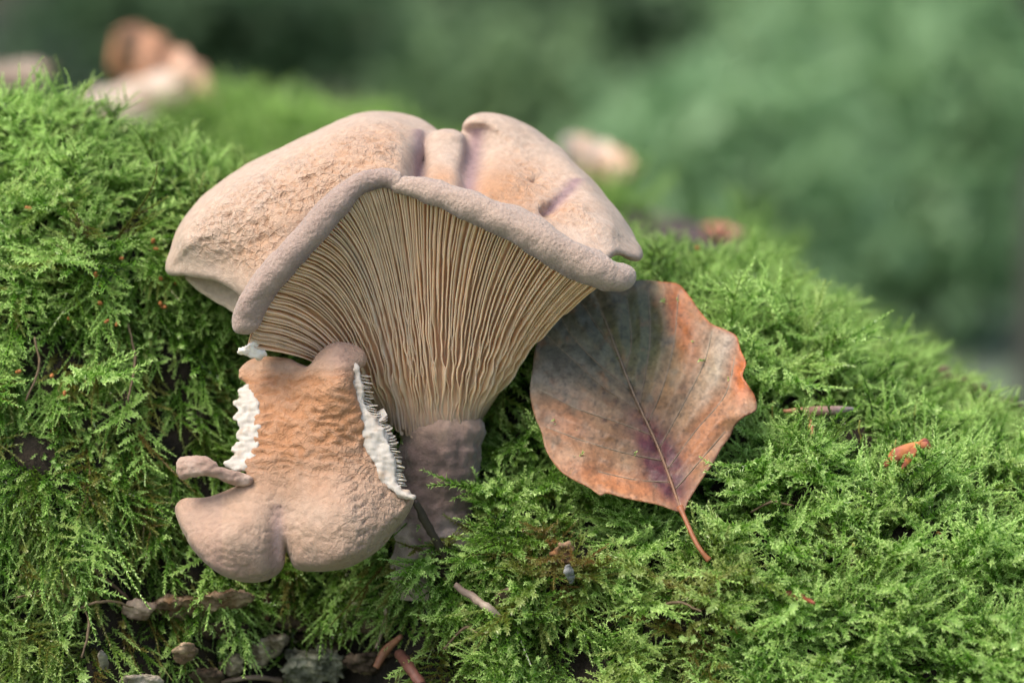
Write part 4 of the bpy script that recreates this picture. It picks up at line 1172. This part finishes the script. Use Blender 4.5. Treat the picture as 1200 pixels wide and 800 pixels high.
scrap('bark_flake', [(1098, 444), (1112, 438), (1135, 446), (1160, 458), (1185, 470), (1204, 482), (1206, 498), (1186, 494), (1160, 484), (1135, 472), (1110, 460)], 'bare purple brown bark showing through the moss at the right edge', 'bark', (.07, .04, .04), (.20, .13, .12), .14, .8, 21, .16)
for k_, (pts_, lb_) in enumerate((
    ([(300, 722), (330, 714), (372, 716), (392, 726), (370, 734), (330, 736), (306, 732)], 'dark flat bark flake under the notch of the small mushroom'),
    ([(400, 728), (440, 720), (470, 724), (474, 734), (440, 742), (408, 740)], 'dark brown bark flake below the white crusted one'),
    ([(342, 742), (380, 738), (420, 746), (424, 756), (386, 760), (350, 756)], 'dark bark flake just above the knobbly lichen lump'),
    ([(214, 732), (250, 728), (288, 732), (286, 742), (250, 746), (220, 742)], 'dark brown bark flake under the long crusty bracket'),
    ([(404, 768), (440, 762), (466, 770), (460, 784), (430, 790), (408, 784)], 'dark bark flake right of the knobbly lichen lump'),
    ([(225, 786), (250, 780), (262, 792), (256, 806), (230, 806)], 'brown bark flake at the bottom edge left of the touching pair'))):
    scrap('bark_flake', pts_, lb_, 'bark', (.045, .033, .025), (.17, .13, .10), .09, .45, 30 + k_, .14)
for k_, (x_, y0_, y1_, lb_) in enumerate(((1073, 470, 528, 'behind the orange leaf scrap'), (1008, 492, 520, 'right of the long bud scale'), (906, 470, 500, 'left of the long bud scale'), (1050, 515, 545, 'left of the orange leaf scrap'),
    (1175, 582, 612, 'near the right edge'), (1106, 650, 680, 'at the lower right'), (862, 716, 742, 'below the tip of the leaf stalk'), (1010, 580, 606, 'above the bare brown patch'))):
    stick('spore_stalk', [(x_ + 2, y1_), (x_ - 1, (y0_ + y1_) // 2), (x_, y0_)], [1.0, .9, .8], (.30, .22, .05), 'hair thin upright yellow stalk in the moss ' + lb_, 'moss stalk', 1.0, (.38, .36, .10), 'thin spore stalks in the moss', ys=[log_y(x_, y1_) - .7 - .1 * q_ for q_ in range(3)])
for k_, (pth, lb_) in enumerate((([(20, 700), (60, 690), (95, 706)], 'curving along the dark moss near the left edge'), ([(70, 722), (120, 704), (160, 712)], 'lying across the dark moss left of the pinkish bracket'), ([(96, 770), (104, 735), (98, 705)], 'standing in the dark moss at the lower left'),
    ([(30, 470), (46, 430), (40, 395)], 'between hanging fronds at the far left'), ([(150, 470), (158, 420), (150, 380)], 'between hanging fronds left of the torn cap'), ([(520, 760), (545, 735), (560, 742)], 'below the pale splinter'), ([(880, 600), (905, 588), (930, 592)], 'right of the leaf stalk'),
    ([(760, 720), (790, 705), (822, 716)], 'across the brown moss tuft at the bottom'))):
    stick('dry_twig', pth, [1.2, 1.8, 1.0], (.13, .085, .05), 'thin dry brown twig ' + lb_, 'twig', .75, (.20, .14, .08), 'thin dry twigs among the moss')
# ------------------------------------------------------------------ bank behind with its own moss
RB = np.array([(-2500, 110), (-300, 150), (0, 185), (120, 200), (230, 172), (330, 170), (450, 192), (560, 232), (690, 268), (750, 243), (830, 258), (880, 305), (950, 400), (1200, 560), (1700, 650), (3000, 900)], float)
YB = 42.
def bank_pt(px, th):
    pr = np.interp(px, RB[:, 0], RB[:, 1])
    s = (CAM_D + YB) / 3333.33
    x = (px - 600) * s; zr = (400 - pr) * s
    a_ = 9.0
    z = np.where(th > 0, zr - 9 + 9 * np.sin(th), zr - 9 + th * 25)
    y = YB - a_ * np.cos(th) * np.where(th > 0, 1, 1)
    p = np.stack([x, y, z], -1).reshape(-1, 3)
    p[:, 2] += fbm(p * .25, 2, 61) * .6
    return p
U, Tn = np.meshgrid(np.linspace(-2000, 2800, 200), np.linspace(-1.5, np.pi, 40), indexing='ij')
Vb = bank_pt(U.ravel(), Tn.ravel())
i = (np.arange(199)[:, None] * 40 + np.arange(39)[None, :]).ravel()
m_bark2 = flat_mat('purple_brown_bark', (.055, .04, .04), (.14, .10, .10), 60, .9, [(200, 4, .8, .2)])
bank = mesh('fallen_log', Vb, np.stack([i, i + 40, i + 41, i + 1], 1), m_bark2)
props(bank, 'second mossy log lying blurred behind the front one, bare purple brown bark at right', 'log')
rb = np.random.default_rng(8)
nb_ = 9000
pxs = rb.uniform(-700, 1900, nb_); ths = rb.uniform(.2, 2.0, nb_)
pb = bank_pt(pxs, ths)
keep = ~((rb.uniform(0, 1, nb_) < .99 * np.exp(-((pxs - 800) / 98) ** 4))) & (rb.uniform(0, 1, nb_) < 1)
pb, ths = pb[keep], ths[keep]; nb_ = len(pb)
db = np.stack([rb.normal(size=nb_) * .4, -np.cos(ths) + rb.normal(size=nb_) * .3, np.sin(ths) + .3], 1)
moss_cloud('moss', pb, db, rb.integers(0, 8, nb_), rb.uniform(1.0, 1.9, nb_), np.clip(.55 + .5 * noise(pb * .25, 62) + rb.normal(size=nb_) * .2, 0, 1.1), np.zeros(nb_), 'blurred yellow green moss on the log in the background')

# blurred dead leaves lying on it
def dead_leaf(px, py, y, w_, h_, rot, c1, c2, label, curl=1.0, seed=0):
    n1, n2 = 26, 18
    uu_, vv_ = np.meshgrid(np.linspace(-1, 1, n1), np.linspace(-1, 1, n2), indexing='ij')
    hw = np.sqrt(np.clip(1 - np.abs(uu_) ** 2.2, 0, 1)) * (1 + .08 * np.sin(uu_ * 14))
    X = uu_ * w_; Z = vv_ * hw * h_
    Y = curl * (.35 * h_ * vv_ ** 2 * hw - .3 * w_ * uu_ ** 2) + .12 * np.sin(uu_ * 9 + vv_ * 2)
    Z = Z + .35 * curl * h_ * uu_ ** 2
    cr, sr = math.cos(rot), math.sin(rot)
    X, Z = X * cr - Z * sr, X * sr + Z * cr
    c0 = P(px, py, y)
    V_ = np.stack([X + c0[0], Y + c0[1], Z + c0[2]], -1).reshape(-1, 3)
    i_ = (np.arange(n1 - 1)[:, None] * n2 + np.arange(n2 - 1)[None, :]).ravel()
    q1 = np.stack([i_, i_ + n2, i_ + n2 + 1, i_ + 1], 1)
    nn_ = len(V_)
    rt = empty('dead_leaf', P(px, py + h_ * 20, y)); props(rt, label, 'leaf', None)
    cc = lerp3(np.tile(c1, (nn_, 1)), c2, sstep(-.4, .4, fbm(V_ * .6, 2, 70 + seed) + uu_.ravel() * .6))
    mesh('blade', np.vstack([V_, V_ + [0, .05, 0]]), np.vstack([q1, q1[:, ::-1] + nn_]), m_leaf, rt, np.vstack([cc, cc]))
    um = np.linspace(-1, 1.25, 12)
    Xm = um * w_; Zm = .35 * curl * h_ * um ** 2; Ym = -.3 * curl * w_ * um ** 2 - .03
    Xm, Zm = Xm * cr - Zm * sr, Xm * sr + Zm * cr
    Vt, Qt = tube_arrays(np.stack([Xm + c0[0], Ym + c0[1], Zm + c0[2]], 1), .06, 6)
    mesh('midrib', Vt, quads(Qt), m_leaf, rt, np.tile([.35, .25, .16], (len(Vt), 1)))
    return rt
dead_leaf(182, 90, 40, 1.9, 1.25, -.62, (.50, .24, .13), (.46, .27, .18), 'blurred orange brown dead leaf, upper one behind the moss at the top left', 1.0, 1)
dead_leaf(150, 125, 39, 2.3, .85, .30, (.55, .44, .35), (.50, .38, .30), 'blurred cream dead leaf just under the orange one at the top left', .8, 2)
dead_leaf(697, 190, 40, 1.3, .75, -.35, (.68, .56, .50), (.55, .33, .20), 'blurred pinkish dead leaf just right of the big mushroom cap', .8, 3)
dead_leaf(20, 92, 40, 1.1, .6, .1, (.30, .22, .17), (.36, .28, .22), 'blurred dull brown dead leaf at the left edge', .8, 4)
dead_leaf(845, 272, 26, .55, .25, -.1, (.60, .24, .17), (.5, .25, .2), 'blurred small red dead leaf behind the moss ridge at right', .5, 5)
dead_leaf(134, 146, 7, .26, .11, -.7, (.40, .13, .08), (.30, .10, .08), 'small dark red leaf scrap on the moss ridge at the top left', .5, 6)

# ------------------------------------------------------------------ forest floor and trees
gxs = np.concatenate([-np.geomspace(20000, 100, 30), np.linspace(-80, 80, 9), np.geomspace(100, 20000, 30)])
gys = np.concatenate([[-20000, -5000, -1500, -600, -300, -150], np.linspace(-60, 1400, 60), np.geomspace(1500, 20000, 20)])
GX, GY = np.meshgrid(gxs, gys, indexing='ij')
GZ = -42 + 95 * sstep(150, 900, GY) + sstep(900, 6000, GY) * 500
Vg = np.stack([GX, GY, GZ], -1).reshape(-1, 3)
Vg[:, 2] += fbm(Vg * .01, 3, 75) * 14 * sstep(80, 300, np.abs(Vg[:, 1]) + np.abs(Vg[:, 0]))
i = (np.arange(len(gxs) - 1)[:, None] * len(gys) + np.arange(len(gys) - 1)[None, :]).ravel()
m_floor = flat_mat('forest_floor', (.13, .19, .13), (.19, .22, .17), 3.0, .95, [(30, 5, .6, 3)])
fl = mesh('ground', Vg, np.stack([i, i + len(gys), i + len(gys) + 1, i + 1], 1), m_floor)
props(fl, 'forest floor rising behind the logs', None, None, 'structure')

def ground_z(x, y):
    z = -42 + 95 * sstep(150, 900, np.array([float(y)]))[0]
    return z
m_trunk = flat_mat('tree_bark', (.035, .035, .03), (.075, .07, .06), 8, .9, [(25, 5, .8, 1.0)], stretch=(1, 1, .25))
FOL = {'deep': ((.07, .115, .06), (.085, .145, .075), (.11, .18, .09)),
       'mid': ((.18, .28, .14), (.21, .32, .16), (.245, .36, .19)),
       'light': ((.28, .44, .235), (.31, .48, .26), (.35, .52, .29)),
       'grey': ((.10, .14, .11), (.13, .17, .14), (.17, .21, .17))}
FM = {k: leafy_mat(k + '_foliage', False, *v, .52, .5, .3) for k, v in FOL.items()}
def leaves(cen, n, rad, size, rng, parent, mat, name='crown'):
    """n pointed leaves in clumps through an ellipsoid"""
    ncl = max(6, n // 40)
    d = rng.normal(size=(ncl, 3)); d /= np.linalg.norm(d, axis=1)[:, None]
    cl = d * (rng.uniform(.25, 1, ncl) ** .5)[:, None] * rad
    p = cl[rng.integers(0, ncl, n)] + rng.normal(size=(n, 3)) * np.array(rad) * .32 + cen
    a = rng.normal(size=(n, 3)); a[:, 2] -= .3; a /= np.linalg.norm(a, axis=1)[:, None]
    b = np.cross(a, rng.normal(size=(n, 3))); b /= np.linalg.norm(b, axis=1)[:, None]
    s = size * rng.uniform(.6, 1.3, n)[:, None]
    V = np.stack([p, p + a * s * .45 + b * s * .32, p + a * s, p + a * s * .45 - b * s * .32], 1).reshape(-1, 3)
    F = np.arange(n * 4).reshape(-1, 4)
    age = np.repeat(np.clip(rng.normal(.5, .07, n), 0, 1), 4)
    return mesh(name, V, F, mat, parent, None, False, {'age': age})
def tree(px, y, rpx, label, crown, seed, hz=700, lean=0, rn=900):
    s = (CAM_D + y) / 3333.33
    x = (px - 600) * s; r = rpx * s
    z0 = ground_z(x, y) - 8
    t = empty('tree', (x, y, z0)); props(t, label, 'tree')
    n = 24; a_ = np.linspace(0, 1, n)
    Cc = np.stack([x + lean * a_ * hz + 3 * np.sin(a_ * 5 + seed), y + 0 * a_, z0 + a_ * hz], 1)
    rad = r * (1 + .6 * np.exp(-a_ * 25)) * (1 - .6 * a_)
    Vt, Qt = tube_arrays(Cc, rad, 20)
    Vt += (noise(Vt * .08, seed) * r * .12)[:, None] * np.array([1, 1, 0])
    mesh('trunk', Vt, quads(Qt), m_trunk, t)
    rg = np.random.default_rng(seed)
    for k in range(5):
        h0 = .5 + .09 * k; p0 = Cc[int(h0 * (n - 1))]; an = rg.uniform(0, 6.28)
        L = hz * .28
        aa = np.linspace(0, 1, 8)[:, None]
        Cl = p0 + np.array([math.cos(an), math.sin(an), .6]) * L * aa
        Vt, Qt = tube_arrays(Cl, np.linspace(r * .35, r * .05, 8), 8)
        mesh('limb', Vt, quads(Qt), m_trunk, t)
    leaves(np.array([x + lean * hz, y, z0 + hz * .95]), rn, (hz * .28, hz * .28, hz * .2), 14, rg, t, FM[crown])
def shrub(px, py, y, wpx, hpx, kind, n, size, label, seed):
    s = (CAM_D + y) / 3333.33
    c = P(px, py, y); z0 = ground_z(c[0], y) - 5
    t = empty('shrub', (c[0], y, z0)); props(t, label, 'shrub', None)
    rg = np.random.default_rng(seed)
    leaves(np.array(c), n, (wpx * s, wpx * s * .6, hpx * s), size, rg, t, FM[kind], 'foliage')
    for k in range(4):
        e = np.array(c) + rg.normal(size=3) * np.array([wpx, wpx * .4, hpx]) * s * .35
        aa = np.linspace(0, 1, 8)[:, None]
        b0 = np.array([c[0] + rg.normal() * 4, y, z0])
        Vt, Qt = tube_arrays(b0 * (1 - aa) + e * aa + np.array([1, 0, 0]) * np.sin(aa * 3) * 3, np.linspace(1.3, .4, 8), 6)
        mesh('stem', Vt, quads(Qt), m_trunk, t)
tree(1222, 380, 42, 'dark tree trunk at the right edge of the blurred background', 'deep', 1, 620)
tree(735, 760, 34, 'grey tree trunk blurred behind the cap, right of the middle', 'mid', 2, 900)
tree(30, 640, 45, 'dark tree trunk blurred at the top left', 'deep', 3, 850)
tree(1010, 980, 22, 'thin pale tree trunk far back between the dark trunk and the middle', 'mid', 4, 1000)
tree(420, 900, 30, 'dark tree trunk far back above the mushroom cap', 'deep', 5, 1000)
tree(925, 700, 26, 'pale tree trunk blurred in the right half of the background', 'mid', 8, 900)
tree(1105, 620, 20, 'thin tree trunk between the pale trunk and the dark edge trunk', 'mid', 9, 850)
tree(-260, 500, 60, 'tree trunk off to the left of the clearing', 'mid', 6, 800)
tree(1750, 560, 55, 'tree trunk off to the right of the clearing', 'mid', 7, 800)
shrub(850, 205, 400, 130, 95, 'light', 2200, 6, 'pale green leafy shrub, blurred, right of the mushroom', 11)
shrub(1060, 180, 480, 170, 190, 'light', 2600, 7, 'soft green tall shrub, blurred, before the right tree trunk', 12)
shrub(560, 110, 470, 170, 90, 'mid', 900, 6, 'green shrub, blurred, behind the top of the mushroom', 13)
shrub(250, 40, 420, 200, 55, 'deep', 1100, 6, 'dark green shrub, blurred, above the dead leaves at top left', 14)
shrub(650, 20, 520, 150, 60, 'deep', 900, 6, 'dark green shrub at the top middle of the blurred background', 15)
shrub(930, 20, 600, 160, 70, 'light', 700, 7, 'pale shrub at the top of the picture, right of the middle', 16)
shrub(60, 90, 560, 130, 60, 'grey', 600, 6, 'grey green shrub, blurred, at the upper left edge', 17)
shrub(1100, 340, 620, 190, 90, 'light', 1800, 7, 'low green shrub beyond the right end of the log', 18)
# woodland wall far behind
rg = np.random.default_rng(30)
n = 48000
ang = rg.uniform(-1.25, 1.25, n); rr_ = rg.uniform(1150, 1700, n)
p = np.stack([np.sin(ang) * rr_, np.cos(ang) * rr_, rg.uniform(-10, 1, n) * 0 + rg.uniform(0, 1, n) ** 1.3 * 900 - 20], 1)
a = rg.normal(size=(n, 3)); a /= np.linalg.norm(a, axis=1)[:, None]
b = np.cross(a, rg.normal(size=(n, 3))); b /= np.linalg.norm(b, axis=1)[:, None]
s = rg.uniform(25, 50, n)[:, None]
V = np.stack([p, p + a * s * .45 + b * s * .32, p + a * s, p + a * s * .45 - b * s * .32], 1).reshape(-1, 3)
tone = .45 + .5 * noise(p * .004, 77) + rg.normal(size=n) * .15
o = mesh('woodland', V, np.arange(n * 4).reshape(-1, 4), FM['mid'], None, None, False, {'age': np.repeat(np.clip(tone, 0, 1), 4)})
props(o, 'far blurred mass of green woodland leaves filling the background', 'woodland', kind='stuff')
grow(np.random.default_rng(5))
